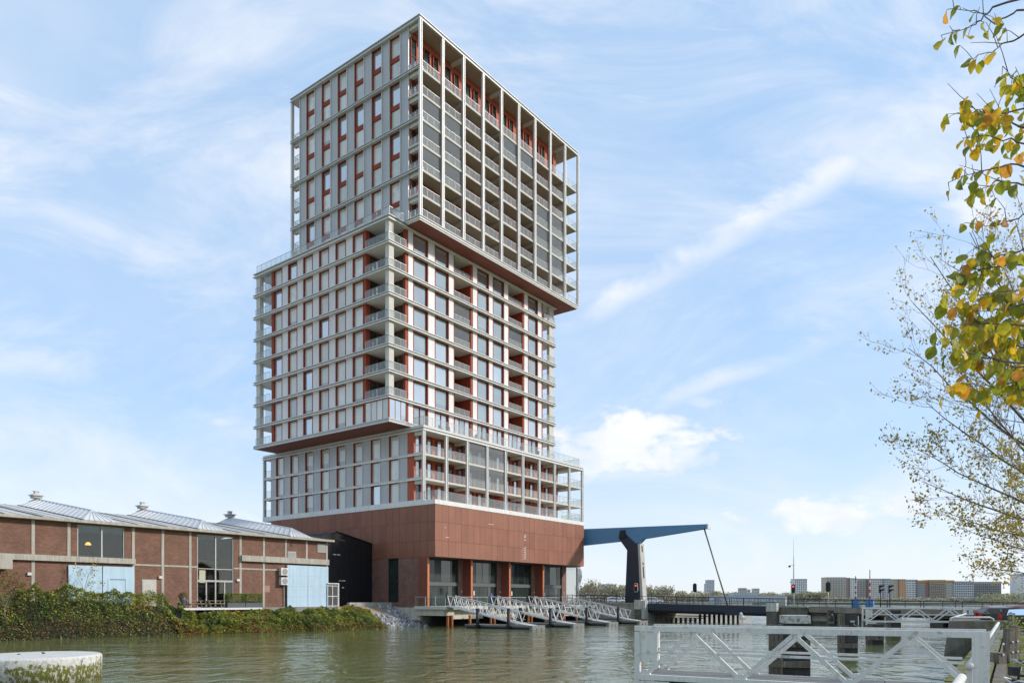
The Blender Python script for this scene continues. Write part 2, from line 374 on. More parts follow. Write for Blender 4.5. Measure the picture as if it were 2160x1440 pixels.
# ------------------------------------------------------------------ water and grounds (the setting)
def water_mat():
    m = bpy.data.materials.new('harbour_water'); m.use_nodes = True; t = NT(m.node_tree); p = t.n['Principled BSDF']
    pos = t.new('ShaderNodeNewGeometry').outputs['Position']
    n = t.noise(pos, .05, 3, .5)
    t.put(p.inputs['Base Color'], t.mix(t.ramp(n, .3, .7), (.160, .168, .062, 1), (.130, .145, .058, 1)))
    p.inputs['Roughness'].default_value = .035; p.inputs['IOR'].default_value = 1.33; p.inputs['Specular IOR Level'].default_value = .5
    a = t.noise(t.vmul(pos, (.85, .55, 1)), 1.0, 2.5, .5, .8); b = t.noise(t.vmul(pos, (.8, 1.3, 1)), 3.6, 3, .6, .4); c = t.noise(t.vmul(pos, (.7, 1.3, 1)), .16, 2, .5)
    h = t.math('ADD', t.math('ADD', t.math('MULTIPLY', a, .85), t.math('MULTIPLY', b, .10)), t.math('MULTIPLY', c, .8))
    h = t.math('MULTIPLY', h, t.ramp(t.noise(t.vmul(pos, (.6, 1, 1)), .045, 3, .55), .35, .68, .55, 1.25))      # calmer and windier patches
    bp = t.new('ShaderNodeBump'); bp.inputs['Strength'].default_value = 1.0; bp.inputs['Distance'].default_value = .22
    t.put(bp.inputs['Height'], h); t.put(p.inputs['Normal'], bp.outputs[0]); return m
me = bpy.data.meshes.new('water'); S = 4000
me.from_pydata([(-S, -200, 0), (S, -200, 0), (S, S*1.6, 0), (-S, S*1.6, 0)], [], [(0, 1, 2, 3)]); me.materials.append(water_mat())
link(bpy.data.objects.new('water', me), kind='structure')

QUAYG = mat('quay_earth', (.17, .14, .10), .95, 0, .25, 1.2, bump=.5, bscale=12, second=(.07, .09, .03), sec_lo=.42, sec_hi=.6, sec_scale=1.1)
PAVE = mat('paving', (.26, .24, .22), .9, 0, .12, 1.5)
ASPH = mat('asphalt', (.12, .12, .12), .9, 0, .15, 1.5)
# left bank under warehouse, shed and tower
def poly_slab(name, pts, z0, z1, m, **kw):
    return MB().prism([(p[0], p[1]) for p in pts], z0, z1, axes='xy').obj(name, m, fix=True, **kw)
bank = [loc(-62, 6.4), loc(-46, 7.6), loc(-18, 7.5), loc(-8, 7.5), loc(0.4, 7.5), loc(0.4, 3.2), loc(37, 3.2), loc(37.5, -1.5), loc(44.5, -1.5), loc(120, 4), loc(120, 160), loc(-62, 160)]
poly_slab('left_bank', bank, -1.5, 2.45, PAVE, kind='structure')

# ------------------------------------------------------------------ the tower
T = empty('apartment_tower', A0, TH, 'tall white and red apartment tower of three shifted blocks on a copper-coloured podium', 'tower')
ZF = {'D0': 50.1, 'D1': 74.95, 'C0': 25.0, 'B': (15.55, 18.4, 21.45, 24.35)}
HC = (50.1-25.0)/8                       # storey height of the middle block
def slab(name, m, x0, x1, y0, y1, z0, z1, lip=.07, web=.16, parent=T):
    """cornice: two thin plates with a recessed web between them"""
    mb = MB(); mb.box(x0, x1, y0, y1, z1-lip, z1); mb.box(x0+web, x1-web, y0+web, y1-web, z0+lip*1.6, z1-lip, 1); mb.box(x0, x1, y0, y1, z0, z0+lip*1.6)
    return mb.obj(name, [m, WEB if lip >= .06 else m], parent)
def frame_mesh(w, h, d, t, mid=None, mull=()):
    mb = MB(); mb.box(0, t, 0, d, 0, h); mb.box(w-t, w, 0, d, 0, h); mb.box(t, w-t, .02, d, 0, .05); mb.box(t, w-t, .02, d, h-.06, h)
    if mid: mb.box(t, w-t, d*.35, d, mid[0], mid[1])
    for u in mull: mb.box(u-.05, u+.05, d*.5, d, .05, h-.06)
    return mb
def window(face, plane, a, b, z0, z1, pane, d=.30, t=.09, mid=None, mull=(), fm=REDF, parent=T, name='window', n0=0.0):
    """face 'L': in the left facade (plane x), spanning local y a..b; 'R': in the right facade (plane y), spanning local x a..b"""
    w = round(b-a, 3); h = round(z1-z0, 3)
    mid2 = (round(mid[0]-z0, 3), round(mid[1]-z0, 3)) if mid else None
    key = ('win', w, h, d, t, mid2, tuple(mull), fm.name)
    L, rz = ((plane+n0, b, z0), -math.pi/2) if face == 'L' else ((a, plane+n0, z0), 0)
    o = inst(name, key, lambda: frame_mesh(w, h, d, t, mid2, mull).mesh('window_frame', fm), parent, L, rz)
    zs = [(.05, h-.06)] if not mid2 else [(.05, mid2[0]), (mid2[1], h-.06)]
    us = [t]+[x for u in mull for x in (u-.05, u+.05)]+[w-t]
    panes = pane if isinstance(pane, (list, tuple)) else [pane]
    k = 0
    for (q0, q1) in zs:
        for i in range(0, len(us), 2):
            pm = panes[k % len(panes)]; k += 1
            u0, u1 = us[i], us[i+1]
            inst('pane', ('pane', round(u1-u0, 3), round(q1-q0, 3), d, pm.name), lambda: MB().box(0, u1-u0, d-.06, d-.03, 0, q1-q0).mesh('pane', pm), o, (u0, 0, q0))
    return o
def balustrade(face, plane, a, b, z, h=1.05, glass=GLASS_R, step=1.3, parent=T, rail=RAILM):
    w = round(b-a, 3); n = max(1, round(w/step))
    def mk():
        mb = MB(); mb.box(0, w, -.02, .03, h-.035, h)
        for i in range(n+1):
            u = .03+(w-.06)*i/n; mb.box(u-.012, u+.012, .02, .05, 0, h-.035)
        return mb.mesh('balustrade', rail)
    L, rz = ((plane, b, z), -math.pi/2) if face == 'L' else (((a, plane, z), 0) if face == 'R' else ((plane, a, z), math.pi/2))
    o = inst('balustrade', ('bal', w, h, step, rail.name), mk, parent, L, rz)
    inst('pane', ('balg', w, h, glass.name), lambda: MB().box(.02, w-.02, 0, .015, .04, h-.05).mesh('rail_pane', glass), o, (0, 0, 0))
    return o
def rp(*opts): return random.choice(opts)

# ---- podium: brick ground floor, copper-coloured box above
G0, G1 = 2.3, 8.55
BR_L = brick_mat('brick_tower_l', (.17, .062, .042), (.28, .115, .080), (.23, .165, .13), 'y', .22, .065)
BR_R = brick_mat('brick_tower_r', (.17, .062, .042), (.28, .115, .080), (.23, .165, .13), 'x', .22, .065)
mb = MB(); mb.box(.30, 33, 3.2, 33, G0, G1); mb.obj('core_wall', DARKM, T)
mb = MB()
for (y0, y1) in ((2.85, 6.40), (8.30, 33.2)): mb.box(.05, .34, y0, y1, G0-.1, G1)
mb.box(.05, .34, 6.40, 8.30, G0-.1, 2.95)
mb.obj('brick_wall', BR_L, T)
window('L', .12, 6.42, 8.28, 2.95, G1-.02, [PANE_G, PANE_D, PANE_G, PANE_D], d=.2, t=.09, mid=(5.45, 6.0), mull=(.95,), fm=DARKM)
# end panels of the first fin, seen on the left side
for k in range(3):
    box('rust_panel', RUST, T, .0, .3, 1.36, 2.80, G0+.12+k*2.07, G0+2.12+k*2.07)
box('rust_panel_edge', RUST, T, .02, .28, 1.34, 2.83, G0, G1)
mb = MB()
for k in range(4):
    s = k*8.2
    a, b = s+1.9, s+7.35
    mb2 = MB(); mb2.box(s+7.4, s+8.5 if k < 3 else s+8.6, 2.75, 3.2, G0, G1); mb2.obj('brick_pier', BR_R, T)
    if k: 
        f = box('rust_fin', RUST, T, s+.05, s+.30, 1.34, 2.9, G0, G1)
    box('fin_edge', mat('rust_edge_lit', (.55, .16, .06), .5, .1), T, s+.0, s+.33, 1.26, 1.335, G0, G1)  # sunlit outer edge: the light is put into a brighter rust
    if k == 0: window('R', 2.85, .34, 1.85, G0+.1, G1-.05, [PANE_G, PANE_G], d=.15, t=.07, mid=(5.1, 5.6), fm=DARKM)
    window('R', 2.85, a, b, 5.55, G1-.05, [PANE_G, DARKM if k in (0, 3) else PANE_D, PANE_D, PANE_G], d=.15, t=.08, mull=(1.2, 2.3, 4.2) if k in (0, 3) else (1.0, 2.4, 3.9), fm=DARKM)
    window('R', 2.85, a, b, G0+.08, 5.10, [PANE_G, PANE_G, PANE_D, PANE_G], d=.15, t=.08, mull=(1.9, 3.6, 4.6), fm=DARKM)
    box('spandrel', mat('grey_spandrel', (.10, .105, .11), .5), T, a, b, 2.86, 3.0, 5.10, 5.55)
    if k == 0: box('lintel', DARKM, T, .3, 33, 2.6, 3.2, G1-.04, G1)
box('notice', WHITEP, T, 10.5, 10.75, 2.80, 2.84, 3.9, 4.5); box('notice', WHITEP, T, 18.9, 19.15, 2.80, 2.84, 3.9, 4.5); box('notice', WHITEP, T, 27.2, 27.4, 2.80, 2.84, 3.9, 4.4)
for s in (8.0, 16.2, 24.4, 32.4): box('wall_lamp', WHITEP, T, s-.06, s+.06, 2.64, 2.75, 4.3, 4.5)
box('end_glass', clear_mat('lobby_glass', (.8, .82, .8), .1, .2), T, 33.3, 36.6, 3.0, 3.05, G0, G1)
box('end_post', DARKM, T, 36.6, 36.75, 2.95, 3.1, G0, G1)
# copper box
P0, P1 = 8.55, 15.0
mb = MB(); mb.box(.08, 34.0, .08, 33.4, P0+.02, P1); mb.box(34.0, 36.6, 2.2, 33.4, P0+.02, P1); mb.obj('podium_body', COTB, T)
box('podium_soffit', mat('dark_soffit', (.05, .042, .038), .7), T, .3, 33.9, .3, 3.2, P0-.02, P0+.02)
rows = (P0, 10.55, 12.85, P1-.02)
nL, nR = 27, 28
for i in range(nL):
    y0 = .02+i*(33.4/nL); y1 = y0+33.4/nL
    if y0 > 31: pass
    for k in range(3):
        box('copper_panel', random.choice((COTN, COTN, COTN2, COTN3)), T, .0+random.uniform(0, .012), .085, y0+.014, y1-.014, rows[k]+.012, rows[k+1]-.012)
for i in range(nR):
    x0 = .02+i*(34.05/nR); x1 = x0+34.05/nR
    for k in range(3):
        box('copper_panel', random.choice((COTN, COTN2, COTN2, COTN3)), T, x0+.014, x1-.014, .0+random.uniform(0, .012), .085, rows[k]+.012, rows[k+1]-.012)
for (x, z, w) in ((10.3, 13.3, 1.0), (1.7, 12.2, .28), (1.9, 11.0, .6)): box('light_patch', WHITEP, T, x, x+w, -.02, .01, z, z+.06)  # patches of light laid on as thin white strips
for k, z in enumerate((9.0, 9.3, 9.6, 9.9, 10.2, 10.5, 11.6, 12.0, 12.25)):     # light patches on the copper wall, laid on as slanted white strips
    mb = MB(); mb.bar((18.2, -.012, z), (18.62, -.012, z+.24), .02, .09, up=(0, 0, 1)); mb.obj('facade_mark', WHITEP, T)
    if k < 6: box('facade_mark', WHITEP, T, 17.85, 17.97, -.02, .0, z, z+.1)
mb = MB(); mb.box(-.02, 34.15, -.02, 35.5, P1, P1+.55); mb.box(34.15, 37.1, 1.9, 35.5, P1+.002, P1+.548); mb.obj('podium_parapet', CORN, T)
balustrade('R', .12, .15, 9.0, P1+.55, 1.15, GLASS_T, 1.45)
balustrade('R', .12, 9.0, 17.3, P1+.55, 1.15, GLASS_T, 1.4); balustrade('R', .12, 17.3, 25.6, P1+.55, 1.15, GLASS_T, 1.4); balustrade('R', .12, 25.6, 33.2, P1+.55, 1.15, GLASS_T, 1.27)
balustrade('L', .14, .15, 2.0, P1+.55, 1.15, GLASS_T, 1.9); balustrade('E', 33.3, .2, 3.8, P1+.55, 1.15, GLASS_T, 1.8)

# ---- lower block (three storeys)
ZB = ZF['B']
LB = .22                                             # plane of its left facade
mb = MB(); mb.box(.62, 33.0, 4.25, 33.6, ZB[0], 24.6); mb.obj('lower_wall', REDW, T)
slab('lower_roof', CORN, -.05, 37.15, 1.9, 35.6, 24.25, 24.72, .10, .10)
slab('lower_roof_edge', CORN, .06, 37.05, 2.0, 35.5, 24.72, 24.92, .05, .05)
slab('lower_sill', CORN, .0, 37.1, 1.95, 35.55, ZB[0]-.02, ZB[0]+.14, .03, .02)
for z in ZB[1:3]:
    slab('lower_band', CORN, .0, .6, 1.98, 35.55, z-.22, z+.10, .05, .10)
    box('floor_slab', CREAM, T, .35, 37.0, 2.1, 4.25, z-.24, z+.02)
    box('floor_slab', CREAM, T, 33.0, 37.0, 4.25, 35.3, z-.24, z+.02)
    box('floor_slab', CREAM, T, .6, 33.0, 33.6, 35.3, z-.24, z+.02)
PB = 4.1
def post_mesh(h, w=.30):
    mb = MB(); mb.box(-w/2, -w/2+.09, -.02, .28, 0, h); mb.box(w/2-.09, w/2, -.02, .28, 0, h); mb.box(-w/2+.09, w/2-.09, .06, .26, 0, h); return mb
for k in range(10):
    inst('post', ('postB',), lambda: post_mesh(24.25-ZB[0]-.14, .42).mesh('post', ALU), T, (.22+PB*k if k < 9 else 36.9, 1.98, ZB[0]+.14))
inst('post', ('postB',), None, T, (.22, 35.2, ZB[0]+.14)); inst('post', ('postB',), None, T, (36.9, 35.2, ZB[0]+.14))
panes_B = (PANE_B, PANE_B, PANE_B, PANE_C, PANE_B)
for s in range(3):
    z0 = ZB[s]+.12; z1 = (ZB[s+1]-.22 if s < 2 else 24.25)
    for k in range(8):
        c = 7.25+3.446*k
        window('L', LB, c-.80, c+1.06, z0, z1, rp(*panes_B) if not (s == 0 and k == 1) else PANE_S, d=.28, t=.08)
        if k < 7: box('wall_panel', GREYP, T, LB-.02, LB+.38, c+1.06, c+3.446-.80, z0, z1)
        box('panel_fin', ALU, T, LB-.12, LB-.02, c-.84, c-.77, z0, z1); box('panel_fin', ALU, T, LB-.12, LB-.02, c+1.04, c+1.10, z0, z1)
    box('wall_panel', GREYP, T, LB-.02, LB+.38, 4.97, 6.45, z0, z1); box('wall_panel', GREYP, T, LB-.02, LB+.38, 7.25+3.446*7+1.06, 33.75, z0, z1)
    box('red_panel', REDW, T, LB-.0, LB+.38, 3.86, 4.95, z0, z1)
    balustrade('L', LB, 2.3, 3.85, z0, 1.02, GLASS_R, 1.5); balustrade('L', LB, 33.8, 35.2, z0, 1.02, GLASS_R, 1.4)
    for k in range(9):
        xa, xb = .22+PB*k+.24, (.22+PB*(k+1)-.24 if k < 8 else 36.65)
        if s: balustrade('R', 2.12, xa, xb, ZB[s]+.02, 1.05, GLASS_R, 1.25)
        if k in (2, 3) and s: box('winter_garden_glass', GLASS_W, T, xa, xb, 2.16, 2.18, ZB[s]+.05, z1)
        if k < 8:
            window('R', 4.0, xa+.1, xa+1.15, ZB[s]+.05, ZB[s]+2.5, rp(PANE_S, PANE_R, PANE_D), d=.2, t=.10)
            window('R', 4.0, xa+2.3, xa+3.3, ZB[s]+.05, ZB[s]+2.5, rp(PANE_S, PANE_R, PANE_D), d=.2, t=.10)
            box('loggia_wall', mat('loggia_wall', (.36, .13, .085), .75), T, xa+1.2, xa+2.25, 4.05, 4.24, ZB[s]+.03, z1+.0)
        if k in (1, 4, 6, 8) : box('beam', CREAM, T, .22+PB*(k+1 if k < 8 else 8)-.18, .22+PB*(k+1 if k < 8 else 8)+.18, 2.3, 4.25, z1-.45, z1-.02)
        if k in (1, 3, 5) and s == 0: box('red_divider', REDW, T, .22+PB*(k+1)-.12, .22+PB*(k+1)+.12, 2.4, 4.2, ZB[0]+.15, z1-.46)
    box('beam', CREAM, T, LB+.1, LB+.5, 2.3, 3.84, z1-.45, z1-.02)
    balustrade('E', 36.9, 2.3, 34.9, ZB[s]+.05, 1.05, GLASS_R, 2.0)
# roof terrace of the lower block
balustrade('L', .3, 2.2, 4.05, 24.95, 1.1, GLASS_T, .95)
for i in range(4): balustrade('R', 2.15, .3+8.95*i, .3+8.95*(i+1), 24.95, 1.1, GLASS_T, 1.5)
balustrade('E', 36.2, 2.2, 30, 24.95, 1.1, GLASS_T, 1.6)

# ---- middle block (eight storeys)
CX0, CX1, CY0, CY1 = -3.76, 32.55, 4.10, 32.40
LC, RC = -3.30, 4.56
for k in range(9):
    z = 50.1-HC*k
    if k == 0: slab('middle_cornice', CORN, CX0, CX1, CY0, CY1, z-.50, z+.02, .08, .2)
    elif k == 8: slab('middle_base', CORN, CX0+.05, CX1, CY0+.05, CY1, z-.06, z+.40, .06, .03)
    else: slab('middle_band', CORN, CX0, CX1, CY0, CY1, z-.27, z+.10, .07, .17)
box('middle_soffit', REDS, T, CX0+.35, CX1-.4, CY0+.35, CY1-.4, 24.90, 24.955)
mb = MB(); mb.box(-2.85, 29.3, 8.85, 28.5, 25.3, 49.7)
for (a, b, y) in ((-.10, 8.62, 5.0), (8.62, 12.05, 7.2), (12.05, 20.58, 5.0), (20.58, 24.05, 7.2), (24.05, 29.3, 5.0)): mb.box(a, b, y, 8.85, 25.3, 49.7)
mb.obj('middle_wall', REDF, T)
panR = [(-.06, .85), (3.54, 4.81), (7.51, 8.5), (12.42, 13.4), (15.97, 16.86), (19.46, 20.48), (24.4, 25.37), (27.95, 28.97)]
winR = [(.85, 3.54), (4.81, 7.51), (13.4, 15.97), (16.86, 19.46), (25.37, 27.95)]
for k in range(8):
    zt = 50.1-HC*k-(.50 if k == 0 else .27); zb = 50.1-HC*(k+1)+(.10 if k < 7 else .40)
    for j in range(6):
        y0 = 9.40+3.37*j; 
        window('L', LC, y0-.20, y0+1.85, zb, zt, rp(PANE_B, PANE_B, PANE_B, PANE_B, PANE_C, PANE_S), d=.30, t=.13)
        if j < 5: box('wall_panel', WHTP, T, LC-.0, LC+.42, y0+1.85+.04, y0+3.17-.04, zb, zt)
    box('red_pier', REDF, T, LC-.0, LC+.42, 8.72, 9.18, zb, zt); box('red_pier', REDF, T, LC, LC+.42, 28.12, 28.55, zb, zt)
    for (a, b) in panR: box('wall_panel', WHTP, T, a+.04, b-.04, RC, RC+.42, zb, zt)
    for (a, b) in winR: window('R', RC, a, b, zb, zt, PANE_R if k < 4 else rp(PANE_S, PANE_S, PANE_R), d=.30, t=.13, mull=((b-a)/2,) if k == 7 else ())
    for (a, b) in ((8.5, 8.64), (12.0, 12.42), (20.48, 20.62), (24.0, 24.4), (28.97, 29.25), (-.52, -.06)):
        box('red_pier', REDF, T, a, b, RC+.02, RC+.44, zb, zt)
    for n_, (a, b) in enumerate(((8.66, 11.98), (20.64, 23.98))):
        if k < 7: balustrade('R', RC+.10, a, b, zb, 1.05, GLASS_R, 1.1)
        window('R', 6.95, a+.1, b-.1, zb, zt-.05, [PANE_D, PANE_G, PANE_D], d=.2, t=.1, mull=(1.0, 2.1))
        if (n_, k) in ((0, 2), (0, 3), (1, 2)): box('winter_garden_glass', GLASS_W, T, a, b, RC+.16, RC+.18, zb+.02, zt-.02)
        if k == 7: window('R', RC+.05, a, b, zb, zt, [PANE_S, PANE_R, PANE_S], d=.2, t=.1, mull=(1.1, 2.2))
    # corner and end loggias
    if k < 7:
        inst('column', ('colC', round(zt-zb, 3)), lambda: MB().box(-.02, .80, -.02, .62, 0, zt-zb).mesh('column', CREAM), T, (-3.42, 4.45, zb))
        balustrade('L', LC-.22, 4.35, 8.70, zb, 1.05, GLASS_R, .75); balustrade('R', RC-.2, -3.55, -.55, zb, 1.05, GLASS_R, 1.0)
        window('L', -.35, 4.9, 8.8, zb, zt-.1, [PANE_D, PANE_G, PANE_D], d=.15, t=.12, mull=(1.3, 2.6)); 
        window('R', 8.6, -2.9, -.1, zb, zt-.1, [PANE_G, PANE_D], d=.15, t=.12, mull=(1.4,))
    else:
        window('L', LC-.25, 4.42, 8.70, zb, zt, PANE_B, d=.14, t=.07, mull=(1.1, 2.15, 3.2), parent=T); window('R', RC-.25, -3.5, -.52, zb, zt, PANE_S, d=.14, t=.09, mull=(1.05, 2.0))
        box('red_pier', REDW, T, -3.56, -3.47, 4.30, 4.41, zb, zt)
    box('column', CREAM, T, -3.40, -2.8, 31.15, 32.05, zb, zt); box('column', CREAM, T, 31.0, 32.2, 4.5, 5.0, zb, zt) 
    balustrade('L', LC-.2, 28.6, 32.15, zb, 1.05, GLASS_R, 1.2)
    balustrade('R', RC-.2, 29.3, 32.35, zb, 1.05, GLASS_R, 1.5); balustrade('E', 32.3, 4.45, 12.0, zb, 1.05, GLASS_R, 1.5)
    box('end_wall', mat('end_wall', (.55, .54, .50), .7), T, -3.0, 10, 28.52, 28.6, zb, zt)
    if k in (0, 1, 3, 6): box('winter_garden_glass', GLASS_W, T, -3.2, -3.18, 28.6, 30.2, zb, zt)
# roof terrace of the middle block
for i in range(3): balustrade('L', CX0+.35, 4.4+9.2*i, 4.4+9.2*(i+1), 50.14, 1.1, GLASS_T, 1.15)
balustrade('R', 4.4, CX0+.35, -1.05, 50.14, 1.1, GLASS_T, 1.2); balustrade('E', CX0+5, 32, 33, 50.14, 1.1, GLASS_T, 1.2)

# ---- upper block (eight storeys, tall loggias on top)
DX0, DX1, DY0, DY1 = -.92, 35.1, 1.70, 27.6
LD = -.50
Z0, Z1 = 50.1, 74.95; HD = (Z1-Z0)/8
mb = MB(); mb.box(-.08, 32.0, 3.95, 25.6, Z0+.1, Z1-.3); mb.obj('upper_wall', REDW, T)
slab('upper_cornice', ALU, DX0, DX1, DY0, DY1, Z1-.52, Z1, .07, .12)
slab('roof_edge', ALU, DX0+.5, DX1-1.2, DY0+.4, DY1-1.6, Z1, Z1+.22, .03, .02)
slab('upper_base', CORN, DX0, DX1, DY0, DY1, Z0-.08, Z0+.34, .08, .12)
box('upper_base_edge', CORN, T, DX0+.12, DX1-.1, DY0+.12, 4.0, Z0-.26, Z0-.08)
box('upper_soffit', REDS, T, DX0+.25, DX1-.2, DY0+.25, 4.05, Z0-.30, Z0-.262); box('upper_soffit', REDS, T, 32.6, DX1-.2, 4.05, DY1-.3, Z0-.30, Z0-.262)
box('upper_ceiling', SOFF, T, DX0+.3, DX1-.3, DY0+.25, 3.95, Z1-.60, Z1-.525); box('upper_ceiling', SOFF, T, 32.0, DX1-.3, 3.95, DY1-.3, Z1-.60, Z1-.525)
for k in range(1, 4):
    z = Z1-2*HD*k
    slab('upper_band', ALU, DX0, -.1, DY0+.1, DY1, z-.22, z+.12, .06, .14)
zsl = [Z1-HD*j for j in range(2, 8)]
for z in zsl:
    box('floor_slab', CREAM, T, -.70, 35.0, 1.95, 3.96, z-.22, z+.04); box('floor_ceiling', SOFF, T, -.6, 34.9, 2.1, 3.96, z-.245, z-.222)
    box('floor_slab', CREAM, T, 32.0, 35.0, 3.96, 27.4, z-.22, z+.04); box('floor_slab', CREAM, T, -.35, 32.0, 25.6, 27.4, z-.22, z+.04)
    box('beam', CREAM, T, -.40, -.02, 26.0, 27.3, z-.65, z-.24)
    balustrade('L', -.45, 25.75, 27.35, z+.04, 1.05, GLASS_R, .9)
    balustrade('E', 34.9, 2.2, 27.2, z+.04, 1.05, GLASS_R, 2.6); balustrade('R', 27.2, -.3, 3.5, z+.04, 1.05, GLASS_R, 1.9)
PD = 4.0
for k in range(10):
    inst('post', ('postD',), lambda: post_mesh(Z1-.52-Z0-.34, .40).mesh('post', ALU), T, (-.62+PD*k-(.2 if k == 9 else 0), DY0+.02, Z0+.34))
inst('post', ('postD',), None, T, (-.62, 27.25, Z0+.34)); inst('post', ('postD',), None, T, (34.8, 27.25, Z0+.34))
glazed = {(0, 1), (0, 2), (0, 3), (1, 1), (1, 2), (1, 3), (4, 0), (5, 0), (6, 2), (6, 3), (6, 4), (7, 2), (7, 3), (7, 4)}
floors = zsl+[Z0+.30]
for k in range(9):
    xa, xb = -.62+PD*k+.21, -.62+PD*(k+1)-.21-(.2 if k == 8 else 0)
    for s, z in enumerate(floors):
        top = Z1-.55 if s == 0 else floors[s-1]-.25
        balustrade('R', 2.0, xa, xb, z+.04, 1.05, GLASS_R, 1.2)
        if s and (k, s-1) in glazed: box('winter_garden_glass', GLASS_W, T, xa, xb, 2.05, 2.07, z+.06, top)
        if k < 8:
            th_ = 4.6 if s == 0 else 2.45
            window('R', 3.72, xa+.05, xa+1.05, z+.06, z+th_, [PANE_D, PANE_G] if s == 0 else rp(PANE_D, PANE_G, PANE_S), d=.2, t=.09, mid=(z+2.4, z+2.5) if s == 0 else None)
            window('R', 3.72, xa+2.35, xa+3.45, z+.06, z+th_, [PANE_D, PANE_G] if s == 0 else rp(PANE_D, PANE_G, PANE_S), d=.2, t=.09, mid=(z+2.4, z+2.5) if s == 0 else None)
        if k in (1, 3, 5, 7):
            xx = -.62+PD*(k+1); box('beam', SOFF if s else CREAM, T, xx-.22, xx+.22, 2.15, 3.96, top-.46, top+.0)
for s in range(8):                                   # corner loggia, left side
    z = Z1-HD*(s+1)+.04
    if s == 0: continue
    top = (Z1-.55 if s == 1 else Z1-HD*s-.25)
    balustrade('L', -.5, 2.05, 3.85, z if s < 7 else Z0+.36, 1.05, GLASS_R, .9)
    box('beam', CREAM, T, -.5, -.05, 2.1, 3.9, top-.45, top)
    if s % 2 == 0 and s < 7: box('slab_edge', CREAM, T, -.72, -.5, 2.0, 3.95, z-.26, z)
for r_ in range(4):
    zt = Z1-2*HD*r_-(.52 if r_ == 0 else .22); zb = Z1-2*HD*(r_+1)+(.12 if r_ < 3 else .34)
    zm = (zt+zb)/2
    for j in range(6):
        y0 = 5.50+3.385*j
        pk = [rp(PANE_B, PANE_B, PANE_C), rp(PANE_B, PANE_B, PANE_S, PANE_C)]
        if r_ == 1 and j in (0, 1, 2, 3): pk = [PANE_B, PANE_S]
        window('L', LD, y0-.05, y0+1.88, zb, zt, pk, d=.30, t=.095, mid=(zm-.28, zm+.30))
        box('panel_fin', ALU, T, LD-.14, LD, y0-.12, y0-.04, zb, zt); box('panel_fin', ALU, T, LD-.14, LD, y0+1.87, y0+1.93, zb, zt)
        if j < 5: box('wall_panel', GREYP, T, LD, LD+.42, y0+1.89, y0+3.385-.06, zb, zt)
    box('wall_panel', GREYP, T, LD, LD+.42, 3.98, 5.44, zb, zt); box('wall_panel', GREYP, T, LD, LD+.42, 5.50+3.385*5+1.89, 25.75, zb, zt)
    box('panel_fin', ALU, T, LD-.14, LD, 3.94, 4.02, zb, zt); box('panel_fin', ALU, T, LD-.14, LD, 25.7, 25.78, zb, zt)

# ------------------------------------------------------------------ chairs left out on the terraces
def terrace_chair(x, y, z, rz, lab):
    c = empty('terrace_chair', loc(x, y, z), TH+rz, lab, 'chair', 'chairs on the tower terraces'); m = mat('chair_black', (.03, .03, .032), .6)
    box('seat', m, c, -.24, .24, -.24, .24, .42, .46); box('backrest', m, c, -.24, .24, .21, .25, .55, .95)
    for sx_ in (-.22, .22):
        for sy_ in (-.22, .22): box('leg', m, c, sx_-.02, sx_+.02, sy_-.02, sy_+.02, 0, .95 if sy_ > 0 else .42)
        box('armrest', m, c, sx_-.025, sx_+.025, -.22, .22, .64, .67)
for i, (x, lab) in enumerate(((4.6, 'black chair on the lower roof terrace nearest the glazed corner'), (6.0, 'second black chair on the lower roof terrace from the glazed corner'), (11.3, 'black chair by the left recess on the lower roof terrace'), (13.1, 'black chair just right of the left recess on the lower roof terrace'), (21.9, 'black chair by the right recess on the lower roof terrace'), (26.0, 'black chair at the far end of the lower roof terrace'))):
    terrace_chair(x, 3.3, 24.93, (i*2.1) % 6, lab)
for i, (x, lab) in enumerate(((6.6, 'black chair on the podium terrace left of the red divider'), (14.2, 'black chair in the middle of the podium terrace'), (22.4, 'black chair towards the right end of the podium terrace'))):
    terrace_chair(x, 1.1, 15.56, (i*1.7) % 6, lab)
# ------------------------------------------------------------------ concrete base and waterside deck of the tower
Q = empty('waterside_deck', A0, TH, 'pale concrete deck on piles with glass railing along the tower waterfront', 'deck')
mb = MB(); mb.prism([(.02, 2.32), (.02, .75), (.5, .75), (.5, 2.32)], 2.6, 12.4, axes='xz')
mb.obj('base_wall', CONCL, Q, fix=True)
box('base_wall', CONCL, Q, .5, 36, 3.0, 3.4, .3, 2.3)
box('deck_slab', CREAM, Q, -.5, 35.5, -2.2, 3.1, 2.12, 2.5)
for k in range(5): box('deck_beam', CONCL, Q, -.2+k*8.2, 1.6+k*8.2 if k < 4 else 33.8, -1.7, 3.0, 1.35, 2.11)
for k in range(4): box('fascia_panel', CONCL, Q, 1.9+k*8.2, 7.7+k*8.2, -1.2, -.9, .9, 2.1)
for k in range(9):
    MB().tube([(.2+k*4.1, -1.9, -1), (.2+k*4.1, -1.9, 1.4)], .17, 10).obj('pile', mat('rust_pile', (.33, .10, .03), .8, 0, .2), Q, smooth=True)
    if k % 2 == 0: MB().tube([(.95+k*4.1, -1.9, -1), (.95+k*4.1, -1.9, 1.4)], .17, 10).obj('pile', MATS['rust_pile'], Q, smooth=True)
for k in range(7):
    MB().tube([(.25, 3.0+k*1.35, -1), (.25, 3.0+k*1.35, .8)], .22, 8).obj('pile', WOOD, Q, smooth=True)
GLASS_DK = clear_mat('deck_glass', (.93, .95, .94), .02, .02)
balustrade('L', -.42, -2.1, 2.9, 2.5, 1.15, GLASS_DK, 1.7, Q, STEEL)
for k in range(4):
    balustrade('R', -2.12, 1.4+8.2*k, 7.55+8.2*k, 2.5, 1.15, GLASS_DK, 1.9, Q, STEEL)
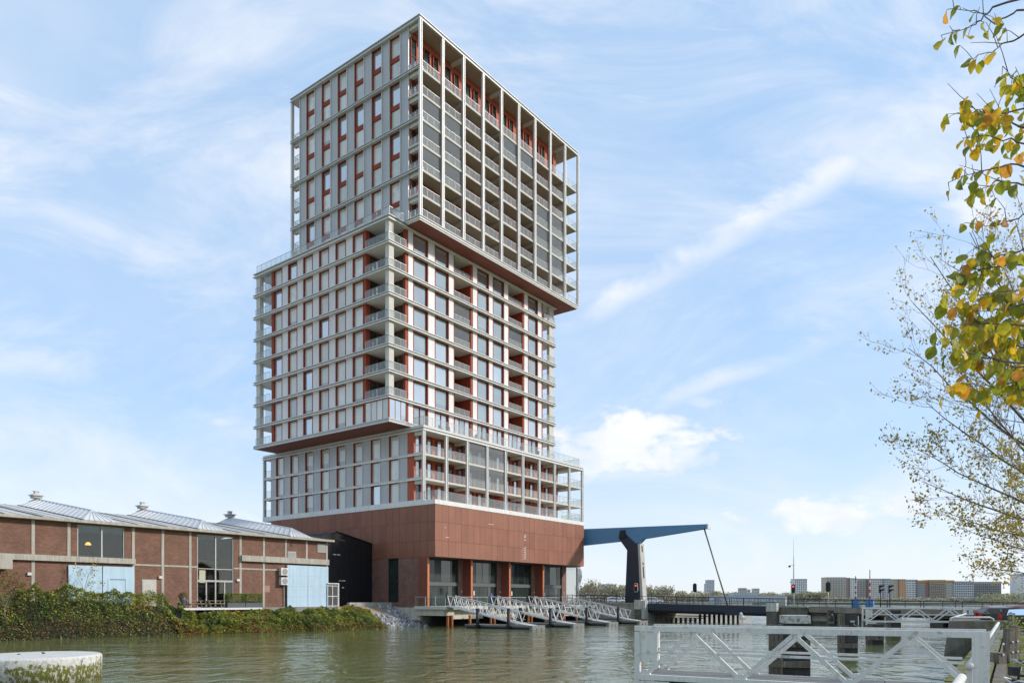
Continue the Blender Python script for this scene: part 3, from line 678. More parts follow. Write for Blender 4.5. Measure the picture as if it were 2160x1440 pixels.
box('deck_shade_sheet', mat('deck_shade', (.012, .012, .012), .9), Q, .6, 35, 1.2, 1.3, -.5, 1.3)  # near-black sheet carries the shade under the deck

# gangways down to the pontoons
def make_gangway():
    g = empty('gangway', (0, 0, 0), 0)
    L = 10.6; dz = -1.95; W = 1.4; H = 1.28
    def zz(t): return dz*t/L
    for sx in (-W/2, W/2):
        mb = MB(); mb.bar((sx, 0, H), (sx, -L, H+zz(L)), .09, .09); mb.bar((sx, 0, .04), (sx, -L, .04+zz(L)), .11, .14); mb.bar((sx, 0, .5), (sx, -L, .5+zz(L)), .03, .03)
        mb.obj('chord', STEEL, g)
        n = 11
        mb = MB()
        for i in range(n):
            t0 = L*i/n; t1 = L*(i+1)/n; tm = (t0+t1)/2
            mb.bar((sx, -t0-.02, zz(t0)+H), (sx, -tm, zz(tm)+.08), .062); mb.bar((sx, -tm, zz(tm)+.08), (sx, -t1+.02, zz(t1)+H), .062)
        mb.obj('lattice', STEEL, g, kind='stuff')
    mb = MB(); mb.hexa([(-W/2+.06, -L, .03+zz(L)), (W/2-.06, -L, .03+zz(L)), (W/2-.06, 0, .03), (-W/2+.06, 0, .03), (-W/2+.06, -L, .10+zz(L)), (W/2-.06, -L, .10+zz(L)), (W/2-.06, 0, .10), (-W/2+.06, 0, .10)])
    mb.obj('walkway', mat('grating', (.42, .42, .40), .6, .3), g)
    mb = MB(); mb.hexa([(-W/2, -L-1.6, -2.07), (W/2, -L-1.6, -2.07), (W/2, -L, -1.93), (-W/2, -L, -1.93), (-W/2, -L-1.6, -2.03), (W/2, -L-1.6, -2.03), (W/2, -L, -1.85), (-W/2, -L, -1.85)])
    mb.obj('flap', mat('flap', (.60, .59, .55), .5, .2), g)
    return g
def make_pontoon():
    p = empty('pontoon', (0, 0, 0), 0)
    box('deck', mat('pontoon_deck', (.30, .29, .26), .8), p, -1.15, 1.15, -13.6, -4.2, .34, .44)
    box('float', BLACK, p, -1.05, 1.05, -13.5, -4.3, -.3, .34)
    for s in (-1.11, 1.07): box('edge_rail', mat('pontoon_edge', (.16, .165, .17), .5, .3), p, s, s+.05, -13.6, -4.2, .20, .33)
    box('end_block', mat('pontoon_end', (.21, .205, .195), .8), p, -1.2, 1.2, -14.0, -13.6, -.1, .46)
    for s in (-.5, .4): box('drain_slot', BLACK, p, s, s+.16, -14.02, -13.99, .02, .14)
    for t in (-6.3, -10.8):
        MB().tube([(-1.32, t, -1), (-1.32, t, 2.3)], .19, 10).obj('mooring_pile', BLACK, p, smooth=True)
        box('pile_bracket', BLACK, p, -1.5, -1.0, t-.3, t+.3, .30, .42)
    return p
def copy_tree(o, parent=None):
    c = o.copy(); COL.objects.link(c); c.parent = parent
    for ch in list(o.children): copy_tree(ch, c)
    return c
gw, pt = make_gangway(), make_pontoon()
GL = ('steel lattice gangway nearest the warehouse, first of the four below the tower', 'steel lattice gangway second from the left below the tower glazing', 'steel lattice gangway third from the left below the tower glazing', 'steel lattice gangway nearest the drawbridge, last of the four below the tower')
PL = ('black floating pontoon under the leftmost of the four lattice gangways', 'black floating pontoon under the second lattice gangway from the left', 'black floating pontoon under the third lattice gangway from the left', 'black floating pontoon under the lattice gangway nearest the drawbridge')
for k in range(4):
    g = gw if k == 0 else copy_tree(gw); p = pt if k == 0 else copy_tree(pt)
    x = .45+8.2*k
    g.location = loc(x, -2.25, 2.5); p.location = loc(x, -1.2, 0)
    for o, lb, ct, gr in ((g, GL[k], 'gangway', 'gangways below the tower'), (p, PL[k], 'pontoon', 'pontoons below the tower')):
        o.rotation_euler = (0, 0, TH); o['label'] = lb; o['category'] = ct; o['group'] = gr

# ------------------------------------------------------------------ warehouse
TW = 9.0; WZ0, WZ1 = 2.45, 10.15
W = empty('brick_warehouse', loc(0, TW), TH, 'long low brick warehouse with blue doors and metal roof with skylights', 'warehouse')
BRK = brick_mat('brick_warehouse', (.140, .050, .028), (.240, .096, .055), (.21, .155, .115), 'x', .25, .085)
RIB = mat('concrete_rib', (.42, .385, .32), .85, 0, .12, 2, streak=.2)
FRM = mat('window_frame_grey', (.42, .41, .38), .5, 0, .06)
ROOF = mat('metal_roof', (.53, .505, .47), .6, .0, .10, .35, streak=0, second=(.43, .41, .38), sec_lo=.5, sec_hi=.7, sec_scale=.5)
SKYL = mat('skylight_sheet', (.62, .60, .57), .5, .0, .08, 1)
LBLUE = mat('pale_blue_paint', (.45, .585, .675), .6, 0, .05, 1.2, streak=.10, second=(.36, .46, .52), sec_lo=.62, sec_hi=.72, sec_scale=3, zs=.15)
def sx(px, t=TW):
    k = (px-1080)/F; P = A0+LY*t
    return (k*P.y-P.x)/(RX.x-k*RX.y)
def wz(py, px):
    P = loc(sx(px), TW); return CAMZ+(HY-py)*P.y/F
SE, SL = sx(690), -60.0                     # right end, left end (out of frame)
# openings: (left px, right px, top row, bottom row measured at left)
wA = (sx(163), sx(263)); wB = (sx(416), sx(493)); dA = (sx(143), sx(281)); dB = (sx(603), sx(690)-.05)
zA0, zA1 = wz(1182, 163)+.1, wz(1105, 163); zB1 = wz(1126, 416); zdA = wz(1191, 143)
cuts = [SL, wA[0], wA[1], wB[0], wB[1], SE]
mb = MB()
mb.box(SL, wA[0], 0, .35, WZ0-1, WZ1); mb.box(wA[0], wA[1], 0, .35, WZ0-1, zA0); mb.box(wA[1], wB[0], 0, .35, WZ0-1, WZ1); mb.box(wB[1], SE, 0, .35, WZ0-1, WZ1)
mb.box(SE-.35, SE, .35, 32, WZ0-1, WZ1)
mb.obj('brick_wall', BRK, W)
for (a, b) in (wA, wB): box('wall_head', BRK, W, a, b, .02, .33, zA1 if a == wA[0] else zB1, WZ1)
# dim interior behind the glass
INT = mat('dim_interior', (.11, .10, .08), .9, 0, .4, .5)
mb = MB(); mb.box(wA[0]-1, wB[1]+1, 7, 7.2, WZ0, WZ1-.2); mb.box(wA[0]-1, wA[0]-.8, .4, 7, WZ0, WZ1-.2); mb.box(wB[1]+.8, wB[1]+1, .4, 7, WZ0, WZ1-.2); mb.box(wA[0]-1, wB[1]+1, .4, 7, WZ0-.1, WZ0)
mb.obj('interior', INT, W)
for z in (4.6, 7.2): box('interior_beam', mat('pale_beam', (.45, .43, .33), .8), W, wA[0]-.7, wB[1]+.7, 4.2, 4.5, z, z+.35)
bwm = mat('back_window', (.6, .58, .45), .6); bwn = bwm.node_tree.nodes['Principled BSDF']; bwn.inputs['Emission Color'].default_value = (.95, .9, .7, 1); bwn.inputs['Emission Strength'].default_value = .6  # daylight in the back windows is put in as a glow
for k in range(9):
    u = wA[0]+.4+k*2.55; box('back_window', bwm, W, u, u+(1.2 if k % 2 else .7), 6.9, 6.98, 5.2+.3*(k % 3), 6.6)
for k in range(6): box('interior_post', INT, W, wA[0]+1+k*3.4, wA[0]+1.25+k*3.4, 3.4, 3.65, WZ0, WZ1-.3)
WGL = clear_mat('warehouse_glass', (.82, .85, .82), .0, .07, .02)
def wframe(a, b, z0, z1, vs, hs, name='window', fw=.10):
    mb = MB(); mb.box(a, a+fw, .05, .2, z0, z1); mb.box(b-fw, b, .05, .2, z0, z1); mb.box(a, b, .06, .19, z1-fw, z1); mb.box(a, b, .06, .19, z0, z0+fw)
    for v in vs: mb.box(v-fw*.7, v+fw*.7, .04, .21, z0, z1)
    for h in hs: mb.box(a, b, .07, .18, h-fw*.4, h+fw*.4)
    o = mb.obj(name, FRM, W)
    us = [a]+list(vs)+[b]; zs = [z0]+list(hs)+[z1]
    for i in range(len(us)-1):
        for j in range(len(zs)-1): MB().box(us[i]+.05, us[i+1]-.05, .12, .14, zs[j]+.04, zs[j+1]-.04).obj('pane', WGL, o)
    return o
wframe(*wA, zA0, zA1, [(wA[0]*.49+wA[1]*.51)], [])
zt = wz(1198, 416); zd = wz(1224, 416)
wframe(*wB, zd, zB1, [(wB[0]+wB[1])/2], [zt])
q = (wB[1]-wB[0])/4
wframe(wB[0], wB[1], WZ0, zd, [wB[0]+q, wB[0]+2*q, wB[0]+3*q], [], 'glass_door', .09)
for u in (wB[0]+q*.92, wB[0]+q*3.08): box('door_handle', DARKM, W, u-.03, u+.03, -.0, .06, 3.4, 3.8)
lp = MB().lathe([(.05, .28), (.16, .22), (.26, .05), (.26, 0)], 14, (wA[0]+1.6, 1.6, wz(1146, 182))).obj('pendant_lamp', mat('lamp_orange', (.9, .40, .06), .5), W, smooth=True)
lm = MATS['lamp_orange'].node_tree.nodes['Principled BSDF']; lm.inputs['Emission Color'].default_value = (1, .42, .05, 1); lm.inputs['Emission Strength'].default_value = 1.6
# concrete ribs and bands
for px in (-40, 69.5, 145, 281, 343, 401, 507, 556, 602.5, 646.5, 689):
    u = sx(px); top = WZ1-.02
    low = WZ0
    if px == 145: low = zA0-.1
    if px == 602.5: low = wz(1187, 602)
    if px == 646.5: low = wz(1187, 646)
    box('rib', RIB, W, u-.13, u+.13, -.05, .02, low, top)
zb_ = wz(1178, 100)
mb = MB(); mb.box(SL, sx(283), -.32, .0, zb_-.18, zb_+.32); mb.obj('canopy_beam', RIB, W)
box('canopy_beam', RIB, W, sx(507), SE+.05, -.34, .0, wz(1186, 600)-.05, wz(1177, 600)+.1)
for (a, b) in ((283, 416), (493, 507), (507, 602)): box('rib', RIB, W, sx(a), sx(b), -.03, .02, wz(1193, 350)-.06, wz(1193, 350)+.1)
box('loading_hood', RIB, W, sx(-60), sx(14), -1.3, -.05, wz(1200, 0), wz(1168, 0))
# eaves
mb = MB(); mb.box(SL, SE+.5, -.55, .6, WZ1, WZ1+.10); mb.box(SL, SE+.6, -.68, -.48, WZ1+.02, WZ1+.26); mb.obj('gutter', RIB, W)
# roof: one slope up to the ridge, one down behind
RD, RH = 16.2, 2.75
mb = MB(); zr = WZ1+.18
mb.hexa([(SL, -.5, zr-.1), (SE+.5, -.5, zr-.1), (SE+.5, RD, zr+RH-.1), (SL, RD, zr+RH-.1), (SL, -.5, zr), (SE+.5, -.5, zr), (SE+.5, RD, zr+RH), (SL, RD, zr+RH)])
mb.hexa([(SL, RD, zr+RH-.1), (SE+.5, RD, zr+RH-.1), (SE+.5, 2*RD, zr-.1), (SL, 2*RD, zr-.1), (SL, RD, zr+RH), (SE+.5, RD, zr+RH), (SE+.5, 2*RD, zr), (SL, 2*RD, zr)])
rf = mb.obj('roof', ROOF, W, fix=True)
box('gable_fill', BRK, W, SE-.3, SE-.01, .4, 2*RD, WZ1-.5, WZ1+.1)
sl_ = RH/(RD+.5)
def rz(y): return zr+(y+.5)*sl_
SEAM = mat('roof_seam', (.10, .10, .10), .7)
lant = [-34.6-11.2, -34.6, -23.4, -12.1]
for s in np.arange(SL, SE, 1.25):
    mb = MB(); mb.bar((s, -.45, rz(-.45)+.02), (s, RD, rz(RD)+.02), .04, .05); mb.obj('seam', ROOF, rf)
for c in lant:
    for d in (3.2, 6.2):
        mb = MB(); mb.bar((c+d, .8, rz(.8)+.03), (c+d, RD, rz(RD)+.03), .16, .07); mb.obj('valley_strip', SEAM, rf)
# raised glazed lanterns running up the slope
for i, c in enumerate(lant):
    y0, y1, hw, hh = 1.0, RD-.2, 1.55, .85
    a = rz(y0); b = rz(y1); yh = y0+1.9
    ln = MB(); V = [(c-hw, y0, a+.02), (c+hw, y0, a+.02), (c+hw, y1, b+.02), (c-hw, y1, b+.02), (c, yh, rz(yh)+hh), (c, y1, b+hh)]
    me = bpy.data.meshes.new('lantern'); me.from_pydata(V, [], [(0, 1, 4), (0, 4, 5, 3), (1, 2, 5, 4), (2, 3, 5), (0, 3, 2, 1)]); me.materials.append(SKYL)
    lo = link(bpy.data.objects.new('skylight', me), W)
    n = 15
    mb = MB()
    for k in range(n+1):
        t = k/n; yy = yh+(y1-yh)*t; yb = y0+.2+(y1-y0-.2)*t
        for sg in (-1, 1): mb.bar((c+sg*hw, yb, rz(yb)+.05), (c, yy, rz(yy)+hh+.03), .06, .07)
    for k in range(1, 6):
        x = c-hw+2*hw*k/6; mb.bar((x, y0, a+.05), (c, yh, rz(yh)+hh+.03), .06, .07)
    mb.bar((c, yh, rz(yh)+hh+.03), (c, y1, b+hh+.03), .1, .08); mb.bar((c-hw, y0, a+.04), (c, yh, rz(yh)+hh+.03), .09, .08); mb.bar((c+hw, y0, a+.04), (c, yh, rz(yh)+hh+.03), .09, .08)
    mb.obj('glazing_bar', mat('bar_white', (.66, .67, .68), .4, .2), lo, kind='stuff')
    mb = MB(); mb.bar((c-hw-.05, y0-.1, a+.02), (c-hw-.05, y1, b+.02), .22, .10); mb.obj('flashing', SEAM, lo)
    box('vent', RIB, W, c-.42, c+.42, RD-.8, RD+.1, b+.9, b+hh+.30)
    box('vent_cap', mat('zinc', (.45, .45, .45), .5, .4), W, c-.55, c+.55, RD-.95, RD+.25, b+hh+.30, b+hh+.42); box('vent_cowl', MATS['zinc'], W, c-.2, c+.2, RD-.55, RD-.15, b+hh+.42, b+hh+.75); box('vent_cap', MATS['zinc'], W, c-.27, c+.27, RD-.62, RD-.08, b+hh+.75, b+hh+.81)
# doors
u0, u1 = dA; um = sx(214.5)
for (a, b) in ((u0, um-.04), (um+.04, u1)):
    d = box('sliding_door', LBLUE, W, a, b, -.16, -.06, WZ0, zdA)
for px in (226, 263): box('door_seam', mat('door_line', (.20, .28, .33), .7), W, sx(px)-.015, sx(px)+.015, -.175, -.16, WZ0, wz(1221, 226))
box('door_seam', MATS['door_line'], W, sx(231), sx(263), -.19, -.16, wz(1221, 226)-.04, wz(1221, 226)+.05)
u0, u1 = dB; um = sx(646)
for (a, b) in ((u0, um-.02), (um+.02, u1)):
    box('sliding_door', LBLUE, W, a, b, -.30, -.18, WZ0+.02, wz(1191, 603))
for k in range(1, 4): box('door_seam', mat('door_line_pale', (.33, .46, .56), .7), W, u0+.03, u1-.03, -.312, -.30, WZ0+.02+k*1.18, WZ0+.04+k*1.18)
box('side_door', mat('pale_door', (.50, .46, .40), .6), W, sx(301), sx(328), -.06, .0, WZ0, wz(1223, 301)); box('door_frame', FRM, W, sx(301)-.08, sx(328)+.08, -.04, .01, WZ0, wz(1223, 301)+.09)
for (px, py) in ((61, 1210), (337, 1217), (501, 1223)): box('wall_lamp', WHITEP, W, sx(px)-.16, sx(px)+.16, -.2, .0, wz(py, px)-.11, wz(py, px)+.13)
for (a, b, t_, bt) in ((606, 624, 1162, 1181), (669, 686, 1146, 1164)):
    o = MB().box(sx(a), sx(b), -.08, .02, wz(bt, a), wz(t_, a)).obj('louvre', FRM, W); box('louvre_blades', mat('louvre_blade', (.30, .30, .28), .6), W, sx(a)+.1, sx(b)-.1, -.1, -.07, wz(bt, a)+.1, wz(t_, a)-.1)
for py in (1205, 1225):
    z = wz(py, 595); mb = MB(); mb.box(sx(587), sx(601.5), -.55, -.12, z-.42, z+.42); mb.obj('air_conditioner', WHITEP, W)
    MB().lathe([(.34, 0), (.34, .02), (.30, .03)], 20).obj('fan_grille', mat('fan_grey', (.30, .29, .27), .6), W, loc=(sx(595), -.555, z)).rotation_euler = (R(90), 0, 0)
mb = MB(); mb.tube([(sx(598), -.1, WZ0), (sx(598), -.1, wz(1232, 598))], .05, 6); mb.obj('downpipe', RIB, W)
box('vent_hole', BLACK, W, sx(614)-.12, sx(614)+.12, -.03, .01, wz(1152, 614), wz(1146, 614)+.1)
MB().box(sx(557), sx(569), -.012, .0, wz(1248, 557), wz(1234, 557)).obj('brick_repair', mat('repair', (.38, .21, .16), .9, 0, .2, 6), W)
# terrace in front of the glass doors
TR = empty('terrace_platform', loc(0, TW), TH, 'narrow steel terrace platform projecting over the brambles from the warehouse', 'platform')
ta, tb = sx(382, 6.4), sx(551, 6.4)
box('deck', mat('terrace_deck', (.33, .31, .27), .8), TR, ta, tb, -2.7, -.1, 2.30, 2.44); box('deck_edge', STEEL, TR, ta-.02, tb+.02, -2.76, -2.7, 2.26, 2.46)
for u in np.linspace(ta+.5, tb-.5, 5): box('bracket', DARKM, TR, u-.06, u+.06, -2.6, 0, 2.05, 2.30)
def picnic(px, n, lab):
    P = empty('picnic_table', loc(sx(px, 7.2), 7.2, 2.44), TH, lab, 'picnic table', 'picnic tables on the terrace')
    WD = mat('picnic_wood', (.34, .26, .18), .8, 0, .2, 5)
    for i in range(4): box('top_plank', WD, P, -.85, .85, -.34+i*.175, -.18+i*.175, .71, .75)
    for s in (-.72, .56):
        for i in range(2):
            y = s+i*.09; box('seat_plank', WD, P, -.85, .85, y-.04, y+.04, .43, .47)
    for x in (-.6, .6):
        for s in (-1, 1):
            mb = MB(); mb.bar((x, s*.58, 0), (x, s*.20, .71), .05, .11); mb.obj('leg', WD, P)
        box('cross_beam', WD, P, x-.025, x+.025, -.72, .72, .33, .42)
    return P
picnic(408, 0, 'wooden picnic table next to the tall grey planter on the warehouse terrace'); picnic(450, 1, 'wooden picnic table beside the box hedge on the warehouse terrace')
pl = empty('tall_planter', loc(sx(386, 6.9), 6.9, 2.44), 0, 'tall dark grey round planter with dry grass at the terrace end', 'planter')
MB().lathe([(.20, 0), (.24, .3), (.30, .75), (.32, 1.1), (.28, 1.12)], 18).obj('pot', mat('pot_grey', (.075, .078, .085), .5), pl, smooth=True)
g = np.random.default_rng(5); ang = g.uniform(0, 6.28, 500); rr = g.uniform(0, .36, 500)**.8
leaf_cloud('dry_grass', np.stack([rr*np.cos(ang), rr*np.sin(ang), 1.12+g.uniform(0, .45, 500)-rr*.3], 1), .22, g.integers(0, 2, 500), [mat('dry_grass', (.33, .24, .12), .9), LG[4]], pl, up=-.3, aspect=.14, seed=3)
for (pa, pb, lab) in ((477, 515, 'grey trough planter with clipped box hedge, left half beside the glass doors'), (515, 551, 'grey trough planter with clipped box hedge at the right end of the terrace')):
    a, b = sx(pa, 6.9), sx(pb, 6.9)-.06
    h = empty('hedge_planter', loc((a+b)/2, 6.9, 2.44), TH, lab, 'planter', 'hedge planters on the terrace'); w = b-a
    MB().box(-w/2, w/2, -.3, .3, 0, .52).obj('trough', mat('trough_grey', (.085, .09, .10), .6), h)
    n = 3200; p = g.uniform(-1, 1, (n, 3)); p /= np.maximum(np.abs(p).max(1), .001)[:, None]; p *= g.uniform(.82, 1.05, n)[:, None]
    p = p*np.array([w/2*.98, .36, .44])+np.array([0, 0, 1.02]); p += g.normal(0, .02, p.shape)
    leaf_cloud('hedge', p, .10, g.choice([0, 1, 2, 6], n, p=[.2, .4, .3, .1]), LG, h, seed=11)
    box('stems', BARK, h, -w/2+.1, w/2-.1, -.12, .12, .5, .95)

# ------------------------------------------------------------------ black shed with gable between warehouse and tower
SH = empty('black_shed', loc(0, 11.2), TH, 'black sheet-metal shed with shallow gable squeezed between warehouse and tower', 'shed')
BLK = mat('black_sheet', (.012, .013, .015), .42, .2, .15, .6)
def s2(px): return sx(px, 11.2)
def z2(py, px):
    P = loc(s2(px), 11.2); return CAMZ+(HY-py)*P.y/F
xa, xm, xb = s2(676), s2(710.5), s2(785.5)
za, zm, zb = z2(1135, 680), z2(1121, 710.5), z2(1147, 785.5)
MB().prism([(xa, 2.4), (xb, 2.4), (xb, zb), (xm, zm), (xa, za)], .1, 9, axes='xz').obj('wall', BLK, SH, fix=True)
for i in range(9):
    a = xa+(xb-xa)*i/9; b = xa+(xb-xa)*(i+1)/9
    top = lambda x: za+(zm-za)*(x-xa)/(xm-xa) if x < xm else zm+(zb-zm)*(x-xm)/(xb-xm)
    for k in range(6):
        z0 = 2.5+k*1.55; z1 = min(z0+1.53, min(top(a), top(b))-.05)
        if z1 > z0+.2: box('sheet', BLK, SH, a+.012, b-.012, .06+random.uniform(0, .02), .11, z0, z1)
mb = MB(); mb.bar((xa-.1, .1, za), (xm, .1, zm+.06), .3, .10); mb.bar((xm, .1, zm+.06), (xb, .1, zb+.04), .3, .10); mb.obj('verge', BLK, SH)
for (px, py, w) in ((703, 1169.5, .5), (712, 1170, .45), (715.5, 1225, .28), (721, 1225, .42), (726, 1225, .22)): 
    e = box('slot_light', mat('slot_light', (.75, .74, .66), .5), SH, s2(px), s2(px)+w, .03, .06, z2(py, px), z2(py, px)+.11)
box('door_sign', WHITEP, SH, s2(722), s2(726), .03, .06, z2(1240, 722), z2(1237, 722))
box('roof_box', mat('shed_grey', (.10, .10, .10), .7), SH, s2(650), s2(676), 4, 8, 9.2, z2(1128, 660)+.6)
gt = empty('mesh_gate', loc(sx(691, 8.6), 8.6), TH, 'small grey mesh gate with white post beside the right blue door', 'gate')
gw_ = sx(712, 8.6)-sx(691, 8.6)
mb = MB()
for x in (0, gw_*.48, gw_): mb.box(x-.04, x+.04, -.04, .04, 2.45, 5.0)
for z in (2.55, 3.7, 4.95): mb.box(0, gw_, -.03, .03, z-.04, z+.04)
mb.obj('frame', STEEL, gt); box('mesh_infill', clear_mat('gate_mesh', (.25, .25, .25), .12, .0, .5), gt, .04, gw_-.04, -.01, .01, 2.6, 4.9)
box('post', WHITEP, gt, gw_+.02, gw_+.16, -.1, .04, 1.2, 5.3); box('top_rail', WHITEP, gt, -.05, gw_+.14, -.08, .02, 5.15, 5.28)

# row of concrete blocks on the quay edge
ORD = ('leftmost', 'second', 'third', 'fourth', 'fifth', 'sixth', 'seventh', 'rightmost')
for i in range(8):
    o = MB().box(0, 1.02, 0, .5, 0, .52).obj('concrete_block', CONC, None, loc=loc(-6.9+1.06*i, 7.6, 2.44), rz=TH, label='grey concrete block before the black shed, %s in the low row%s' % (ORD[i], '' if i in (0, 7) else ' from the left'), cat='block', group='concrete blocks before the black shed')

# ------------------------------------------------------------------ rock slope
SLOPE = mat('sand_slope', (.34, .255, .17), .95, 0, .15, 2)
a0, a1, b0, b1 = loc(-9.5, 7.4, 2.4), loc(1.0, 7.2, 2.4), loc(-9.5, 1.6, -.4), loc(1.5, 1.6, -.4)
me = bpy.data.meshes.new('sand_slope'); me.from_pydata([a0, a1, b1, b0], [], [(3, 2, 1, 0)]); me.materials.append(SLOPE); link(bpy.data.objects.new('embankment', me), kind='structure')
def rock_mesh(seed, m):
    g = np.random.default_rng(seed); bm = bmesh.new(); bmesh.ops.create_icosphere(bm, subdivisions=1, radius=1)
    for v in bm.verts: v.co *= float(g.uniform(.7, 1.15)); v.co.z *= .7
    me = bpy.data.meshes.new('rock'); bm.to_mesh(me); bm.free(); me.materials.append(m); return me
rm = [rock_mesh(i, mat('rock_%d' % i, c, .9, 0, .15, 4)) for i, c in enumerate([(.30, .29, .28), (.42, .41, .40), (.20, .20, .22), (.52, .51, .49), (.26, .25, .25)])]
RK = MB(); rk = empty('rock_revetment', loc(-3, 4.5, 0), TH, 'grey rubble stone slope at the waterline beside the tower base', 'revetment')
g = np.random.default_rng(21); cnt = 0
for i in range(900):
    u = g.uniform(-8.6, 1.2); v = g.uniform(0, 1)
    if v < .34 and u < -2.5 : continue
    if u < -7+(.0) and v < .5: continue
    p = a0.lerp(b0, v); q = a1.lerp(b1, v); w = (u+9.5)/10.5; P = p.lerp(q, w)
    if cnt >= 290: break
    o = bpy.data.objects.new('rock', rm[int(g.integers(0, 5))]); s = float(g.uniform(.14, .30)); o.scale = (s*1.2, s, s); o.rotation_euler = tuple(g.uniform(0, 6.28, 3))
    o.location = rk.matrix_basis.inverted() @ (P+Vector((0, 0, .06))); link(o, rk); cnt += 1
V = []; Fc = []; MI = []
ico = [np.array([v.co[:] for v in m.vertices]) for m in rm]; icf = [[tuple(p.vertices) for p in m.polygons] for m in rm]
for i in range(1500):
    u = g.uniform(-8.8, 1.4); v = g.uniform(0, 1)
    if v < .30 and u < -2.2: continue
    P = a0.lerp(b0, v).lerp(a1.lerp(b1, v), (u+9.5)/10.5); k = int(g.integers(0, 5)); s = g.uniform(.07, .2)
    b = len(V); V += [tuple(q) for q in ico[k]*s+np.array(P)+g.normal(0, .03, 3)]; Fc += [tuple(b+j for j in f) for f in icf[k]]; MI += [k]*len(icf[k])
me = bpy.data.meshes.new('rubble'); me.from_pydata(V, [], Fc)
for m in rm: me.materials.append(m.materials[0])
me.polygons.foreach_set('material_index', MI); o = bpy.data.objects.new('rubble', me); o.parent = rk; rk_inv = Matrix.Rotation(-TH, 4, 'Z') @ Matrix.Translation(-Vector(rk.location)); o.matrix_parent_inverse = rk_inv; COL.objects.link(o); o['kind'] = 'stuff'

# ------------------------------------------------------------------ brambles on the left bank
g = np.random.default_rng(33)
def bank_front(s):      # local y of the waterline along the bank
    return np.interp(s, [-62, -43, -33, -22, -14, -9.2, -7.6], [6.2, 5.7, 4.6, 2.6, .9, .2, 1.2])
def bank_top(s):        # height of the thicket crest
    return np.interp(s, [-62, -46, -43.5, -41, -36, -32, -30, -29, -26, -22, -17.5, -14, -8, -6.5], [3.6, 3.8, 3.5, 4.35, 4.2, 3.85, 3.6, 1.95, 1.8, 1.8, 2.1, 2.35, 2.2, 1.4])
n = 125000
s = g.uniform(-62, -6.6, n); s = np.where(g.uniform(size=n) < .35, g.uniform(-30, -6.6, n), s)
y0 = bank_front(s); crest_y = np.where(s < -29.5, TW-1.0, TW-3.1)
v = g.uniform(0, 1, n)
top = bank_top(s)
lump = .75*vnoise(s*.8, v*3, 11)+.55*vnoise(s*1.9, v*6, 12)+.35*vnoise(s*4.2, v*12, 13)
zz = -.05+top*np.sin(np.clip(v*1.15, 0, 1)*1.57)**.75+lump*.55*np.minimum(1, v*3)
yy = y0+(crest_y-y0)*v+g.normal(0, .05, n)
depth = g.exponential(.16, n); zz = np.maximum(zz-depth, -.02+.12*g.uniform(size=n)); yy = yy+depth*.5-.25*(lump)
pos = np.array(A0)[None, :]+np.outer(s, np.array(RX))+np.outer(yy, np.array(LY)); pos[:, 2] = zz
f1 = 1.0*vnoise(s*.42, v*2.2, 1)+.8*vnoise(s*1.1, v*5, 2)+.55*vnoise(s*2.7, v*11, 3)+g.normal(0, .42, n)
cols = np.where(f1 < -.75, 0, np.where(f1 < .05, 1, np.where(f1 < .62, 2, np.where(f1 < 1.05, 6, np.where(f1 < 1.4, 4, 5)))))
yl = vnoise(s*.5+40, v*2, 5)
cols = np.where((g.uniform(size=n) < .05+.22*np.clip(yl, 0, 1)), 3, cols); cols = np.where((s > -24) & (v > .5) & (yl > .1) & (g.uniform(size=n) < .45), 3, cols)
cols = np.where((vnoise(s*.35+9, v*3, 6) > .45) & (g.uniform(size=n) < .35), 4, cols)
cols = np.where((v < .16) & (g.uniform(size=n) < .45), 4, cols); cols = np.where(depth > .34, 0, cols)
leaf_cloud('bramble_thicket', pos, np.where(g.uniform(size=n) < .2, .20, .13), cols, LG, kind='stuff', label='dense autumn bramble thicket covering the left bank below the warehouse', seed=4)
# earth under the thicket
S_ = np.linspace(-62, -6.4, 60); V = []; Fc = []
for i, q in enumerate(S_):
    yf = float(bank_front(q)); t = float(bank_top(q))-.75; cy = TW-1.2 if q < -29.5 else TW-3.0
    for (yv, z) in ((yf+.5, -.4), (yf+.5+(cy-yf)*.3, t*.42), (yf+.4+(cy-yf)*.6, t*.75), (cy, t*.9), (TW-.1, min(t, 2.3))): V.append(loc(q, yv, z))
for i in range(len(S_)-1):
    for k in range(4): a = i*5+k; Fc.append((a, a+5, a+6, a+1))
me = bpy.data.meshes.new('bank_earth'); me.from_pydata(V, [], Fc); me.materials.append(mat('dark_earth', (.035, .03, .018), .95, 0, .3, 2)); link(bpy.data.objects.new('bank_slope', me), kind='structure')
# ------------------------------------------------------------------ drawbridge
BRZ = TH-math.pi/2
def bl(t, d, z=0): return loc(34.5, -13.5)+(-LY)*t+RX*d+Vector((0, 0, z))
B = empty('drawbridge', bl(0, 0), BRZ, 'road drawbridge with navy pylon, blue balance beam and dark railings', 'bridge')
def zd(t): return 2.70-.0195*t
def sbox(mb, t0, t1, d0, d1, a, b):     # follows the fall of the deck
    return mb.hexa([(t0, d0, zd(t0)+a), (t1, d0, zd(t1)+a), (t1, d1, zd(t1)+a), (t0, d1, zd(t0)+a), (t0, d0, zd(t0)+b), (t1, d0, zd(t1)+b), (t1, d1, zd(t1)+b), (t0, d1, zd(t0)+b)])
BW = 11.0
MB().box(-30, -2.8, .0, BW, -1.5, 2.62).obj('abutment', CONC, B)
for t in (-7.5, -12): box('wall_joint', CONCD, B, t-.03, t+.03, -.02, .01, -.5, 2.6)
box('abutment_cap', CONC, B, -30, -2.7, -.12, .4, 2.62, 2.86)
box('abutment_foot', CONCD, B, -30, -2.7, -.25, .0, -1, .42)
mb = MB(); sbox(mb, -2.7, 16.2, 0, .35, -1.0, .02); mb.obj('girder', NAVY, B)
